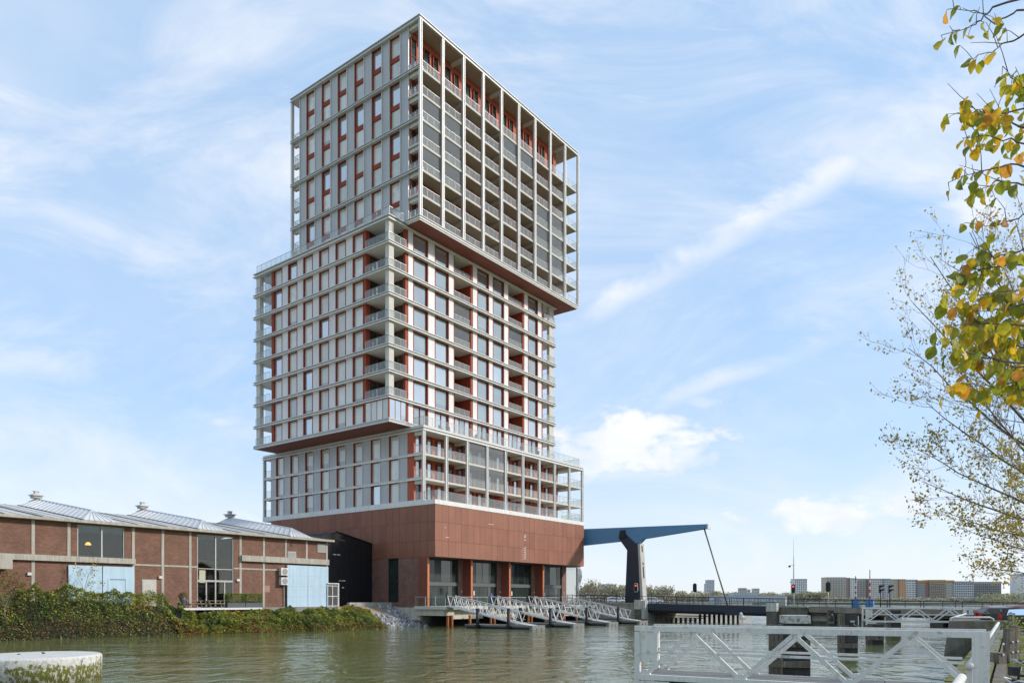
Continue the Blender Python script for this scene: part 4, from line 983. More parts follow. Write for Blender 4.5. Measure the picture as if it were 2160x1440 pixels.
mb = MB(); sbox(mb, -2.7, 16.2, .5, BW-.4, -1.35, -.3); mb.obj('under_girder', BLACK, B)
mb = MB(); sbox(mb, -2.7, 16.2, .3, BW, -.3, .0); mb.obj('lifting_deck', ASPH, B)
mb = MB(); sbox(mb, 16.2, 60, .02, BW, -.35, -.004); mb.obj('road_deck', ASPH, B)
for k in range(17):
    t = 20.7+k*2.0; mb = MB(); sbox(mb, t+.012, t+1.988, .0, .3, -.62, .10); mb.obj('fascia_panel', mat('fascia', (.30, .25, .19), .9, 0, .14, 1, streak=.2), B)
mb = MB(); sbox(mb, 20.7, 60, .6, BW-.6, -.95, -.36); mb.obj('deck_beam', CONCD, B)
for t in (17.0,): MB().box(16.6, 20.6, -.25, BW, -1.5, zd(18)-.05).obj('pier', CONCD, B)
box('pier_cap', CONC, B, 16.6, 20.6, -.27, .3, zd(18)-.05, zd(18)+.12)
box('pier', CONCL, B, 20.7, 23.4, 1.5, 6, -1.5, 1.35); box('pier_foot', CONCD, B, 20.65, 23.5, 1.3, 6.2, -1, .5)
for t in (26.5, 34.5): box('pier', CONCD, B, t, t+1.4, 1.2, 9.5, -1.5, zd(t)-.9)
# fender timbers at the water by the abutment
for k in range(16):
    MB().box(-1.2+k*.55, -.9+k*.55, 3.0+k*.5, 3.3+k*.5, -1, 1.1 if k > 6 else .55).obj('fender_pile', WOOD, B)
for k in range(3): box('fender_wale', WOOD, B, -2.5, 4+k, 2.6+k*.05, 2.8+k*.05, .25+k*.3, .37+k*.3)
# railings
mb = MB()
for d in (.15, BW-.2):
    for h, w in ((1.05, .07), (.55, .045), (.12, .045)):
        mb = MB(); mb.bar((-28, d, zd(-28)+h), (48, d, zd(48)+h), w, w); mb.obj('rail', NAVY, B)
    n = 39 if d < 1 else 20
    for k in range(n):
        t = -28+76*k/(n-1)
        inst('rail_post', ('rpost',), lambda: MB().box(-.04, .04, -.04, .04, 0, 1.08).mesh('rail_post', NAVY), B, (t, d, zd(t)))
for k in range(23):
    t = -2+18*k/22; inst('baluster', ('balu',), lambda: MB().box(-.02, .02, -.02, .02, 0, 1.02).mesh('baluster', NAVY), B, (t, .15, zd(t)))
# pylon: leaning shaft with a forked head
mb = MB(); mb.prism([(-6.95, 2.4), (-4.25, 2.4), (-4.75, 11.6), (-5.3, 12.1), (-7.0, 13.6), (-7.9, 13.6), (-7.95, 12.7), (-6.55, 10.9)], .9, 2.1, axes='xz'); mb.obj('pylon', NAVY, B, fix=True)
mb = MB(); mb.prism([(-4.20, 2.4), (-3.75, 2.4), (-4.35, 11.8), (-4.72, 11.8)], .85, 2.15, axes='xz'); mb.obj('pylon_face', mat('pylon_concrete', (.52, .49, .43), .8, 0, .1, 1, streak=.2), B, fix=True)
for (z0, z1) in ((10.6, 11.5), (8.6, 9.0), (6.6, 8.4)):
    u = -3.72-(z0-2.4)*.064; mb = MB(); mb.bar((u, 1.5, z0), (u-(z1-z0)*.064, 1.5, z1), .26, .06, up=(1, 0, 0)); mb.obj('pylon_slot', BLACK, B)
MB().prism([(-7.9, 12.8), (-6.7, 12.8), (-6.9, 14.0), (-7.7, 14.0)], .7, 2.3, axes='xz').obj('pivot_head', BLACK, B, fix=True)
mb = MB(); zt = lambda t: 14.5-.045*t
pts = [(-28, 11.4), (-8, 12.35), (-5.2, 11.9), (-4.6, 11.9), (-3.9, 12.55), (6.2, zt(7)-.65), (6.3, zt(7)-.05), (-28, zt(-10))]
mb.prism(pts, 1.0, 2.0, axes='xz'); mb.obj('balance_beam', BLUE, B, fix=True)
box('beam_tip', STEEL, B, 6.28, 6.48, .95, 2.05, zt(7)-.75, zt(7)-.02)
MB().tube([(5.7, 1.5, 13.5), (9.9, .4, 1.55)], .11, 8).obj('tie_rod', mat('rod', (.22, .20, .15), .5, .4), B, smooth=True)
mb = MB(); mb.hexa([(9.3, -.1, 1.15), (11.8, -.1, 1.15), (11.0, .1, 1.3), (9.3, .1, 1.3), (9.6, -.1, 2.2), (11.0, -.1, 2.2), (10.6, .1, 2.2), (9.6, .1, 2.2)]); mb.obj('rod_bracket', NAVY, B)
# guide pillars in the water on both sides of the opening
box('guide_pillar', mat('pillar_white', (.60, .57, .50), .7, 0, .1, 2, streak=.3), B, -4.3, -3.2, -1.0, .1, 1.9, 3.3); box('guide_pillar', CONCD, B, -4.25, -3.25, -.95, .05, -1, 1.9); box('guide_pillar', MATS['pillar_white'], B, -3.2, -2.6, -.8, .2, .4, 3.2)
box('guide_pillar', MATS['pillar_white'], B, 15.6, 17.0, -1.5, -.4, 1.75, 2.85); box('guide_pillar', CONCD, B, 15.65, 16.95, -1.45, -.45, -1, 1.75)
def oval_signal(name, t, d, z, lit, lab, post=True):
    S_ = empty(name, bl(t, d), BRZ, lab, 'signal', 'oval shipping signals on the bridge')
    pr = [(.26*math.cos(a), .26*math.sin(a)+(.38 if math.sin(a) > 0 else -.38)) for a in np.linspace(0, 2*math.pi, 22)[:-1]]
    MB().prism([(a*1.25, b*1.12+z) for a, b in pr], -.04, .02, axes='xz').obj('border', WHITEP if lit else BLACK, S_, fix=True)
    MB().prism([(a, b+z) for a, b in pr], -.08, -.03, axes='xz').obj('board', BLACK, S_, fix=True)
    if lit:
        m = mat('red_lamp', (.8, .05, .03), .4); e = m.node_tree.nodes['Principled BSDF']; e.inputs['Emission Color'].default_value = (1, .05, .03, 1); e.inputs['Emission Strength'].default_value = 1.4
        o = MB().lathe([(.13, 0), (.13, .04), (.1, .07)], 14).obj('lamp', m, S_, loc=(0, -.08, z+.3)); o.rotation_euler = (R(90), 0, 0)
    if post: MB().tube([(0, .06, zd(t)), (0, .06, z)], .055, 8).obj('post', STEEL, S_, smooth=True)
oval_signal('shipping_signal', -4.75, .4, 5.15, True, 'oval shipping signal with red lamp beside the navy pylon', False)
oval_signal('shipping_signal', .4, 10.2, 5.2, False, 'dark oval shipping signal on thin post right of the pylon')
oval_signal('shipping_signal', 20.6, 9.6, 5.1, False, 'dark oval shipping signal just right of the tall lattice mast')
M_ = empty('camera_mast', bl(18.6, .6), BRZ, 'tall thin grey camera mast with red oval signal on the bridge pier', 'mast')
MB().tube([(0, 0, 2.4), (0, 0, 5), (0, 0, 8), (0, 0, 11.3)], [.12, .10, .07, .02], 8).obj('pole', STEEL, M_, smooth=True)
MB().lathe([(.02, 0), (.16, .05), (.16, .2), (.05, .28)], 10, (-.55, 0, 7.6)).obj('camera_dome', DARKM, M_); MB().lathe([(.02, 0), (.14, .05), (.14, .2), (.05, .28)], 10, (-.35, 0, 5.5)).obj('camera_dome', WHITEP, M_)
mb = MB(); mb.bar((-.55, 0, 7.85), (0, 0, 7.9), .05); mb.bar((-.35, 0, 5.75), (0, 0, 5.8), .05); mb.obj('bracket', STEEL, M_)
pr = [(.24*math.cos(a), .24*math.sin(a)+(.36 if math.sin(a) > 0 else -.36)) for a in np.linspace(0, 2*math.pi, 22)[:-1]]
MB().prism([(a, b+4.75) for a, b in pr], -.22, -.14, axes='xz').obj('signal_board', BLACK, M_, fix=True)
MB().lathe([(.12, 0), (.12, .04), (.09, .07)], 14).obj('signal_lamp', MATS['red_lamp'], M_, loc=(0, -.22, 5.05)).rotation_euler = (R(90), 0, 0)
def barrier(t, d, top, lab):
    S_ = empty('boom_barrier', bl(t, d), BRZ, lab, 'barrier', 'raised boom barriers on the bridge'); z = zd(t)
    MB().box(-.45, .45, -.35, .35, z, z+1.1).box(-.5, .5, -.4, .4, z+1.1, z+1.2).obj('housing', mat('barrier_blue', (.10, .25, .48), .5), S_)
    n = 9; z0 = z+1.2; h = (top-z0)/n
    for i in range(n):
        w = .17 if i < 6 else .09
        box('boom_section', WHITEP if i % 2 else mat('barrier_red', (.45, .03, .03), .5), S_, -w/2, w/2, -.05, .05, z0+h*i, z0+h*(i+1)) if i < 7 else box('boom_tip', DARKM, S_, -.04, .04, -.04, .04, z0+h*i, z0+h*(i+1))
barrier(26.2, .9, 6.3, 'raised red and white boom barrier, shorter one, on blue housing'); barrier(27.6, 2.2, 7.1, 'raised red and white boom barrier, taller one, on blue housing')
for (t, d, lab) in ((28.8, 2.4, 'black hooded traffic signal on post right of the boom barriers'), (29.8, 2.8, 'second black hooded traffic signal further right of the boom barriers')):
    S_ = empty('traffic_signal', bl(t, d), BRZ, lab, 'traffic light', 'hooded traffic signals on the bridge'); z = zd(t)
    MB().tube([(0, 0, z), (0, 0, z+2.4)], .06, 8).obj('post', DARKM, S_, smooth=True); box('backboard', BLACK, S_, -.12, -.04, -.35, .35, z+2.0, z+3.0)
    for zz_ in (2.45, 2.95):
        MB().prism([(-.04, z+zz_-.3), (.5, z+zz_-.02), (.5, z+zz_+.04), (-.04, z+zz_+.05)], -.2, .2, axes='xz').obj('hood', BLACK, S_, fix=True)
cb = empty('switch_cabinet', bl(16.9, .7), BRZ, 'small pale grey switch cabinet on the bridge pier', 'cabinet'); box('body', mat('cabinet', (.46, .48, .44), .6), cb, -.6, .6, 0, .4, zd(17), zd(17)+1.15); box('lid', FRM, cb, -.63, .63, -.03, .43, zd(17)+1.15, zd(17)+1.2)

# ------------------------------------------------------------------ vehicles
TYRE = mat('tyre', (.02, .02, .02), .85); RIM = mat('rim', (.42, .43, .44), .35, .7); CGL = pane_mat('car_glass', (.03, .035, .035), .12)
RLAMP = mat('rear_lamp', (.45, .02, .02), .3); HLAMP = mat('head_lamp', (.75, .76, .76), .2); PLATE = mat('number_plate', (.65, .48, .05), .5)
def car(name, P, rz, color, lab, van=False, cat='car', group=None):
    c = empty(name, P, rz, lab, cat, group); pm = mat('paint_%s' % lab[:14], color, .28, .15, .02, 1)
    if van: body = [(0, .35), (5.0, .35), (5.1, .75), (4.9, 1.0), (4.35, 1.15), (3.7, 1.95), (3.4, 2.02), (.15, 2.02), (0, 1.9)]; side = [(2.5, 1.15), (2.5, 1.75), (3.55, 1.75), (4.05, 1.15)]; hw = .95; wx = (.95, 4.1)
    else: body = [(0.02, .32), (4.45, .32), (4.55, .58), (4.42, .80), (3.42, .95), (2.72, 1.40), (2.2, 1.48), (1.2, 1.50), (.42, 1.43), (.10, 1.02), (0, .70)]; side = [(.38, 1.00), (.60, 1.33), (1.5, 1.40), (2.5, 1.36), (3.10, 1.00)]; hw = .88; wx = (.85, 3.62)
    bm = bmesh.new(); me = MB().prism(body, -hw, hw, axes='xz').mesh('body', pm, fix=True); bm.from_mesh(me)
    for v in bm.verts:
        if v.co.z > 1.1: v.co.y *= .84
    bmesh.ops.bevel(bm, geom=[e for e in bm.edges], offset=.07, segments=3, affect='EDGES', profile=.6); bm.to_mesh(me); bm.free()
    for p in me.polygons: p.use_smooth = True
    link(bpy.data.objects.new('body', me), c)
    for s in (-1, 1):
        mb = MB(); n = len(side); b = 0
        v0 = [(x, s*(hw*(1 if z < 1.1 else .875)+.006), z) for x, z in side]; 
        mb.v = v0; mb.f = [tuple(range(n)) if s < 0 else tuple(reversed(range(n)))]; mb.mi = [0]; mb.obj('side_window', CGL, c)
        box('rear_lamp', RLAMP, c, -.03, .10, s*hw-.22 if s > 0 else s*hw+.02, s*hw-.02 if s > 0 else s*hw+.22, .72, 1.05)
        box('head_lamp', HLAMP, c, 4.33 if not van else 4.85, 4.52 if not van else 5.02, s*hw-.4 if s > 0 else s*hw+.08, s*hw-.08 if s > 0 else s*hw+.4, .62, .76)
        for x in wx:
            w = MB().lathe([(.2, -.1), (.31, -.1), (.33, -.06), (.33, .06), (.31, .1), (.2, .1)], 20).obj('wheel', TYRE, c, loc=(x, s*(hw-.06), .33)); w.rotation_euler = (R(90), 0, 0)
            MB().lathe([(.05, -.105), (.21, -.105), (.21, .105), (.05, .105)], 16).obj('rim', RIM, w)
        box('wing_mirror', pm, c, 2.95 if not van else 3.9, 3.1 if not van else 4.05, s*hw if s > 0 else s*hw-.16, s*hw+.16 if s > 0 else s*hw, .98, 1.12)
    k = 0 if not van else 1
    q = ((.37, 1.36), (.12, 1.04)) if not van else ((-.005, 1.75), (-.005, 1.2))
    mb = MB(); mb.v = [(q[0][0]-.012, -.62, q[0][1]), (q[0][0]-.012, .62, q[0][1]), (q[1][0]-.012, .70, q[1][1]), (q[1][0]-.012, -.70, q[1][1])]; mb.f = [(0, 1, 2, 3)]; mb.mi = [0]; mb.obj('rear_window', CGL, c)
    q = ((3.33, 1.03), (2.78, 1.375)) if not van else ((4.28, 1.25), (3.78, 1.86))
    mb = MB(); mb.v = [(q[0][0]+.05, -.72, q[0][1]), (q[0][0]+.05, .72, q[0][1]), (q[1][0]+.05, .64, q[1][1]), (q[1][0]+.05, -.64, q[1][1])]; mb.f = [(0, 1, 2, 3)]; mb.mi = [0]; mb.obj('windscreen', CGL, c)
    box('number_plate', PLATE, c, -.03, .0, -.26, .26, .5, .61); box('bumper', BLACK, c, -.04, 4.6 if not van else 5.13, -hw*.96, hw*.96, .30, .44)
    return c
QZ = 1.32
car('parked_car', (29.3, 46.0, QZ), R(6), (.012, .013, .014), 'black parked estate car nearest the camera on the right quay', group='cars parked on the right quay')
car('parked_car', (32.0, 51.0, QZ), R(5), (.32, .03, .03), 'dark red parked car behind the black estate car on the quay', group='cars parked on the right quay')
car('parked_car', (38.7, 56.5, QZ), R(185), (.03, .035, .045), 'dark parked car with front to the water beyond the red car', group='cars parked on the right quay')
car('parked_car', (40.5, 62.0, QZ), R(4), (.50, .03, .035), 'bright red parked car furthest along the right quay', group='cars parked on the right quay')
car('parked_car', (29.35, 41.3, QZ), R(8), (.66, .66, .65), 'white parked car just showing at the right picture edge', group='cars parked on the right quay')
car('street_car', (at(1278, 0, 165).x, 165, 2.45), 0.1, (.62, .63, .64), 'white car left of the pylon behind the bridge railing', cat='car', group='cars behind the bridge')
car('street_car', (at(1352, 0, 150).x, 150, 2.45), 0.1, (.60, .60, .58), 'white car right of the pylon behind the bridge railing', cat='car', group='cars behind the bridge')

# ------------------------------------------------------------------ right quay
quay = [(-12, -17), (-1.4, 0.0), (9.25, 15.9), (28.0, 44.0), (25.6, 44.0), (57.0, 91.0), (62, 98), (160, 98), (160, -30), (-12, -30)]
MB().prism([(x, y) for x, y in quay], -1.5, 1.30, axes='xy').obj('right_quay', [QUAYG], fix=True, kind='structure')
e0, e1 = Vector((-1.4, 0, 0)), Vector((28.0, 44.0, 0)); ed = (e1-e0).normalized(); en = Vector((ed.y, -ed.x, 0))     # en points inland
MOSS = mat('mossy_concrete', (.16, .14, .105), .95, 0, .2, 3, bump=.5, bscale=14, second=(.15, .16, .02), sec_lo=.38, sec_hi=.55, sec_scale=2.2)
qa = empty('quay_wall', e0, math.atan2(ed.y, ed.x), 'dark mossy concrete quay wall with wide coping along the right bank', 'wall'); LQ = (e1-e0).length
k = 0
while k*2.4 < LQ-.1:
    a = k*2.4+.012; b = min((k+1)*2.4-.012, LQ); h = 1.47+random.uniform(-.02, .02)
    box('coping_block', MOSS, qa, a, b, -.72, .06, 1.0, h); k += 1
box('wall_face', CONCD, qa, 0, LQ, -.5, .0, -1.5, 1.0); box('timber_edge', WOOD, qa, 6, LQ, -1.0, -.78, .9, 1.44)
# bastion that steps out into the water
bs = empty('quay_bastion', (0, 0, 0), 0, 'dark stained concrete bastion stepping out from the right quay', 'wall')
mb = MB(); mb.hexa([(24.7, 43.3, -1.5), (29.2, 43.3, -1.5), (33, 50, -1.5), (29.2, 50, -1.5), (25.5, 43.8, 2.0), (29.0, 43.8, 2.0), (33, 50, 2.0), (29.6, 50, 2.0)]); mb.obj('wall', CONCD, bs, fix=True)
mb = MB(); mb.tube([(25.9, 44.3, 1.45), (25.9, 44.3, 2.1), (26.1, 44.3, 2.2), (28.2, 44.3, 2.2), (28.4, 44.3, 2.1), (28.4, 44.3, 1.45)], .055, 8); mb.obj('rail', WHITEP, bs, smooth=True)
mb = MB(); mb.tube([(25.9, 44.3, 2.15), (29.0, 49, 2.15), (36, 59.5, 2.15)], .055, 8); mb.obj('rail', WHITEP, bs, smooth=True)
for k in range(6): 
    p = Vector((25.9, 44.3, 0)).lerp(Vector((36, 59.5, 0)), k/5); box('rail_post', WHITEP, bs, p.x-.05, p.x+.05, p.y-.05, p.y+.05, 1.3, 2.15)
# low white tube railing on the coping: short posts on flat feet
def rail_section(t0, t1, lab):
    rl = empty('quay_railing', e0+ed*t0, math.atan2(ed.y, ed.x), lab, 'railing', 'white quay railings'); L = t1-t0
    MB().tube([(0, -.45, 1.92), (L, -.45, 1.92)], .072, 10).obj('tube', WHITEP, rl, smooth=True)
    n = max(2, int(L/1.15))
    for i in range(n+1):
        x = .12+(L-.24)*i/n
        inst('rail_post', ('qpost',), lambda: MB().box(-.05, .05, -.50, -.40, 1.47, 1.90).mesh('rail_post', WHITEP), rl, (x, 0, 0)); inst('foot', ('qfoot',), lambda: MB().box(-.05, .05, -.68, -.22, 1.48, 1.51).mesh('foot', WHITEP), rl, (x, 0, 0))
rail_section(8.6, 15.3, 'white tube railing on the mossy quay wall, nearest section'); rail_section(17.8, 30, 'white tube railing on the quay wall just past the white footbridge'); rail_section(30.4, LQ-1, 'white tube railing on the quay wall leading to the bastion')

# white aluminium footbridges from the quay to the moorings
def footbridge(P, Qp, away, lab):
    """truss walkway from quay point P to outer point Qp; away: horizontal offset of the second truss"""
    d = (Qp-P); L = d.length; d.normalize(); rz_ = math.atan2(d.y, d.x); n = Vector((-d.y, d.x, 0)); sg = 1 if n.dot(away) > 0 else -1; wd = away.length*sg
    fb = empty('footbridge', P, rz_, lab, 'footbridge', 'white truss footbridges'); AL = mat('weathered_aluminium', (.78, .74, .67), .5, .05, .08, 4, streak=.10, second=(.40, .36, .29), sec_lo=.54, sec_hi=.72, sec_scale=4)
    zb, zt_ = 1.52, 2.60
    for y in (0, wd):
        o = MB().box(-.05, L+.06, y-.055, y+.055, zt_-.085, zt_+.03).obj('top_chord', AL, fb); MB().box(-.05, L+.06, y-.06, y+.06, zb-.10, zb+.02).obj('bottom_chord', AL, fb)
        MB().box(.3, L, y-.02, y+.02, zb+.50, zb+.55).obj('mid_rail', AL, fb)
        MB().box(L-.06, L+.06, y-.055, y+.055, zb-.55, zt_-.11).obj('end_post', AL, fb); MB().box(-.1, .14, y-.07, y+.07, zb-.15, zt_+.032).obj('end_post', AL, fb)
        N = 3
        for i in range(N):
            a = .12+(L-.3)*i/N; b = .12+(L-.3)*(i+1)/N; m_ = (a+b)/2
            for (p, q) in (((a, zb), (m_, zt_-.1)), ((m_, zt_-.1), (b, zb))):
                mb = MB(); mb.bar((p[0], y, p[1]), (q[0], y, q[1]), .085, .06, up=(0, 1, 0)); mb.obj('diagonal', AL, fb)
            MB().prism([(b-.13, zb+.02), (b+.13, zb+.02), (b+.04, zb+.13), (b-.04, zb+.13)], y-.035, y+.035, axes='xz').obj('gusset', AL, fb, fix=True)
        if y == 0: MB().box(L-.46, L-.06, y-.012, y+.012, zt_-.78, zt_-.12).obj('end_plate', AL, fb)
    yy0, yy1 = min(0, wd)+.07, max(0, wd)-.07
    nseg = 4
    for i in range(nseg): MB().box(L*i/nseg+.01, L*(i+1)/nseg-.01, yy0, yy1, zb-.02, zb+.03).obj('deck_plate', mat('deck_grey', (.22, .21, .195), .85, 0, .12, 30, bump=.4, bscale=60), fb)
    MB().prism([(L-.75, zb-.12), (L+.06, zb-.12), (L+.06, zb-.75), (L-.35, zb-.75)], -.05, .05, axes='xz').obj('foot_bracket', AL, fb, fix=True)
    box('support_beam', CONCD, fb, L-1.4, L-.3, yy0-.1, yy1+.1, zb-.42, zb-.14)
    MB().tube([(L-.85, (yy0+yy1)/2, -2), (L-.85, (yy0+yy1)/2, zb-.42)], .28, 12).obj('support_pile', WOOD, fb, smooth=True)
    return fb
fb1 = footbridge(Vector((8.6, 13.7, 0)), Vector((2.85, 17.0, 0)), Vector((.50, 1.20, 0)), 'weathered white aluminium truss footbridge in the foreground on the right')
footbridge(Vector((36.4, 59.5, 0)), Vector((28.9, 61.2, 0)), Vector((.3, 1.3, 0)), 'distant white truss footbridge in front of the bridge deck')

# timber and steel dolphins in the water
def dolphin(px, w, Y, ztop, lab, plank=True, white=False, dep=1.4):
    X = (px-1080)/F*Y; d = empty('mooring_dolphin', (X, Y, 0), R(-12), lab, 'dolphin', 'mooring dolphins in the water')
    box('steel_plate', mat('dolphin_steel', (.055, .052, .05), .7, .2, .2, 2, streak=.2), d, -w*.16, w*.5, 0, dep, -2, ztop)
    n = 3
    for i in range(n):
        a = -w*.5+i*w*.34/n; MB().box(a, a+w*.34/n-.02, -.08, .3+.1*i, -2, ztop-.05-.1*(i % 2)).obj('timber_pile', WOOD, d)
    box('waling', WOOD, d, -w*.5, w*.48, -.14, .0, ztop-1.0, ztop-.72); box('waling', WOOD, d, -w*.5, w*.48, -.14, .0, .35, .62)
    if white: box('cap', mat('lichen_cap', (.55, .53, .48), .9, 0, .15, 6, second=(.16, .16, .08), sec_lo=.5, sec_hi=.62, sec_scale=7), d, -w*.14, w*.5, -.1, dep, ztop, ztop+.34)
    for z in (ztop-.75, ztop-2.0):
        if z > .5:
            mb = MB(); mb.tube([(w*.18, -.12, z+.2), (w*.06, -.2, z), (w*.18, -.22, z-.2), (w*.30, -.2, z), (w*.18, -.12, z+.2)], .04, 6); mb.obj('mooring_ring', DARKM, d); box('ring_plate', mat('ring_white', (.55, .54, .5), .6), d, w*.08, w*.30, -.17, -.14, z+.2, z+.3)
dolphin(1666, 1.66, 32, 2.22, 'broad dark dolphin with lichen-white cap behind the foreground footbridge', white=True)
dolphin(1789, 1.10, 45, 2.45, 'tall narrow dolphin with mooring rings right of the capped one', white=False)
dolphin(1846, 1.15, 54, 1.5, 'short low dolphin under the outer end of the distant footbridge')
dolphin(1885, 1.2, 66, 2.35, 'dark dolphin behind the distant white footbridge')
dolphin(1752, .8, 92, 2.0, 'small far dolphin standing under the fixed bridge span')
# round white mooring bollard platform in the left foreground
bo = empty('mooring_platform', ((76-1080)/F*30.4, 30.4, 0), 0, 'round white-capped concrete mooring platform grown with moss, bottom left', 'mooring')
def bollard_mat():
    m = bpy.data.materials.new('lichen_concrete'); m.use_nodes = True; t = NT(m.node_tree); p = t.n['Principled BSDF']
    g_ = t.new('ShaderNodeNewGeometry'); pos = g_.outputs['Position']; z = t.sep(pos)[2]; nz = t.sep(g_.outputs['Normal'])[2]
    n1 = t.noise(pos, 2.2, 6, .7); n2 = t.noise(t.vmul(pos, (1, 1, .7)), 9, 5, .7); n3 = t.noise(pos, 1.1, 5, .65)
    up = t.ramp(z, .95, .35)                      # growth reaches up from the waterline
    side = t.ramp(nz, .6, .2)
    c = t.mix(t.ramp(n2, .46, .60), (.62, .59, .55, 1), (.52, .49, .43, 1))
    dark = t.math('MULTIPLY', t.math('MULTIPLY', t.ramp(n2, .47, .56), t.ramp(t.math('ADD', n1, t.math('MULTIPLY', up, .22)), .50, .66)), side)
    c = t.mix(dark, c, (.16, .15, .12, 1))
    moss = t.math('MULTIPLY', t.math('MULTIPLY', t.ramp(t.math('ADD', n3, t.math('MULTIPLY', up, .2)), .56, .66), t.ramp(n2, .38, .5)), side)
    c = t.mix(moss, c, (.14, .14, .015, 1))
    rust = t.math('MULTIPLY', t.ramp(t.noise(t.vmul(pos, (1, 1, 3)), 1.4, 3), .64, .74), t.ramp(z, .86, .96))
    c = t.mix(t.math('MULTIPLY', rust, .6), c, (.50, .26, .12, 1))
    t.put(p.inputs['Base Color'], c); p.inputs['Roughness'].default_value = .9
    b = t.new('ShaderNodeBump'); b.inputs['Strength'].default_value = .5; b.inputs['Distance'].default_value = .03; t.put(b.inputs['Height'], t.noise(pos, 22, 5, .65)); t.put(p.inputs['Normal'], b.outputs[0]); return m
MB().lathe([(2.36, -.15), (2.36, .9), (2.34, .96), (2.28, 1.0), (1.2, 1.03), (.02, 1.04)], 64).obj('cap', bollard_mat(), bo, smooth=False)
for p in bo.children[0].data.polygons: p.use_smooth = abs(p.normal.z) < .5
MB().lathe([(2.2, -2), (2.2, -.14)], 40).obj('drum', CONCD, bo)
for (x, y) in ((-.5, -.3), (.25, .1), (-.1, .6)): MB().lathe([(.07, 1.03), (.05, 1.07)], 8, (x, y, 0)).obj('bolt', DARKM, bo)

# ------------------------------------------------------------------ wooden posts, bicycles, fallen leaves on the near quay
def wpost(px, py, Y, h, w, lab):
    P = at(px, py, Y); o = empty('wooden_post', (P.x, Y, QZ-.05), R(20), lab, 'post', 'wooden posts on the quay')
    MB().hexa([(-w/2, -w/2, 0), (w/2, -w/2, 0), (w/2, w/2, 0), (-w/2, w/2, 0), (-w*.46, -w*.46, h), (w*.46, -w*.46, h+.03), (w*.46, w*.46, h), (-w*.46, w*.46, h+.02)]).obj('timber', WOOD, o, fix=True); box('cap', WOOD, o, -w*.5, w*.5, -w*.5, w*.5, h+.03, h+.06)
    for z in (.4, .7): box('bolt', STEEL, o, -.03, .03, -w/2-.02, -w/2, z, z+.05)
wpost(2128, 1345, 22, 1.05, .22, 'dark wooden post, left of the tall pair behind the bicycles'); wpost(2140, 1345, 22.3, 1.12, .18, 'dark wooden post, right of the tall pair behind the bicycles'); wpost(2105, 1370, 21, .42, .30, 'low square wooden stump beside the quay wall')
wpost(2134, 1310, 34, 1.3, .2, 'far wooden post in front of the black car')
def bicycle(P, rz, lab):
    b = empty('bicycle', P, rz, lab, 'bicycle', 'bicycles parked on the quay'); blk = mat('bike_black', (.015, .015, .016), .4); chrome = mat('bike_silver', (.55, .56, .57), .25, .8)
    for x in (-.53, .53):
        w = MB(); w.tube([(x+.34*math.cos(a), 0, .35+.34*math.sin(a)) for a in np.linspace(0, 2*math.pi, 29)], .02, 6, cap=False); o = w.obj('wheel', TYRE, b, smooth=True)
        s_ = MB()
        for a in np.linspace(0, math.pi, 10)[:-1]: s_.bar((x-.33*math.cos(a), 0, .35-.33*math.sin(a)), (x+.33*math.cos(a), 0, .35+.33*math.sin(a)), .004)
        s_.obj('spokes', chrome, o, kind='stuff')
    f = MB(); f.tube([(-.53, 0, .35), (-.18, 0, .80)], .014, 6); f.tube([(-.08, 0, .30), (-.22, 0, .92)], .017, 6); f.tube([(-.08, 0, .30), (.40, 0, .78)], .018, 6); f.tube([(-.19, 0, .80), (.38, 0, .86)], .018, 6); f.tube([(-.53, 0, .35), (-.08, 0, .30)], .014, 6); f.obj('frame', blk, b, smooth=True)
    f = MB(); f.tube([(.53, 0, .35), (.40, 0, .78), (.36, 0, .98)], .017, 6); f.obj('fork', blk, b, smooth=True)
    h = MB(); h.tube([(.20, -.30, 1.03), (.30, -.28, 1.06), (.37, -.16, 1.07), (.36, 0, 1.03), (.37, .16, 1.07), (.30, .28, 1.06), (.20, .30, 1.03)], .013, 8); ho = h.obj('handlebar', chrome, b, smooth=True)
    for s in (-1, 1):
        g_ = MB(); g_.tube([(.22, s*.30, 1.035), (.08, s*.315, 1.0)], .02, 8); g_.obj('grip', blk, ho, smooth=True); g_ = MB(); g_.tube([(.27, s*.28, 1.03), (.18, s*.33, 1.0), (.08, s*.345, .965)], .008, 6); g_.obj('brake_lever', chrome, ho, smooth=True)
    sd = MB(); sd.hexa([(-.40, -.10, .92), (-.12, -.04, .93), (-.12, .04, .93), (-.40, .10, .92), (-.40, -.10, .98), (-.12, -.03, .97), (-.12, .03, .97), (-.40, .10, .98)]); sd.obj('saddle', blk, b)
    MB().box(.42, .50, -.06, .06, .86, .98).obj('lamp', blk, b); MB().box(-.75, -.25, -.06, .06, .73, .76).obj('rack', blk, b)
    return b
bicycle((7.35, 10.3, 1.31), R(178), 'bicycle with silver handlebar and black grips at the right picture edge'); bicycle((5.55, 7.75, 1.31), R(172), 'nearest bicycle, only its black grip showing bottom right')
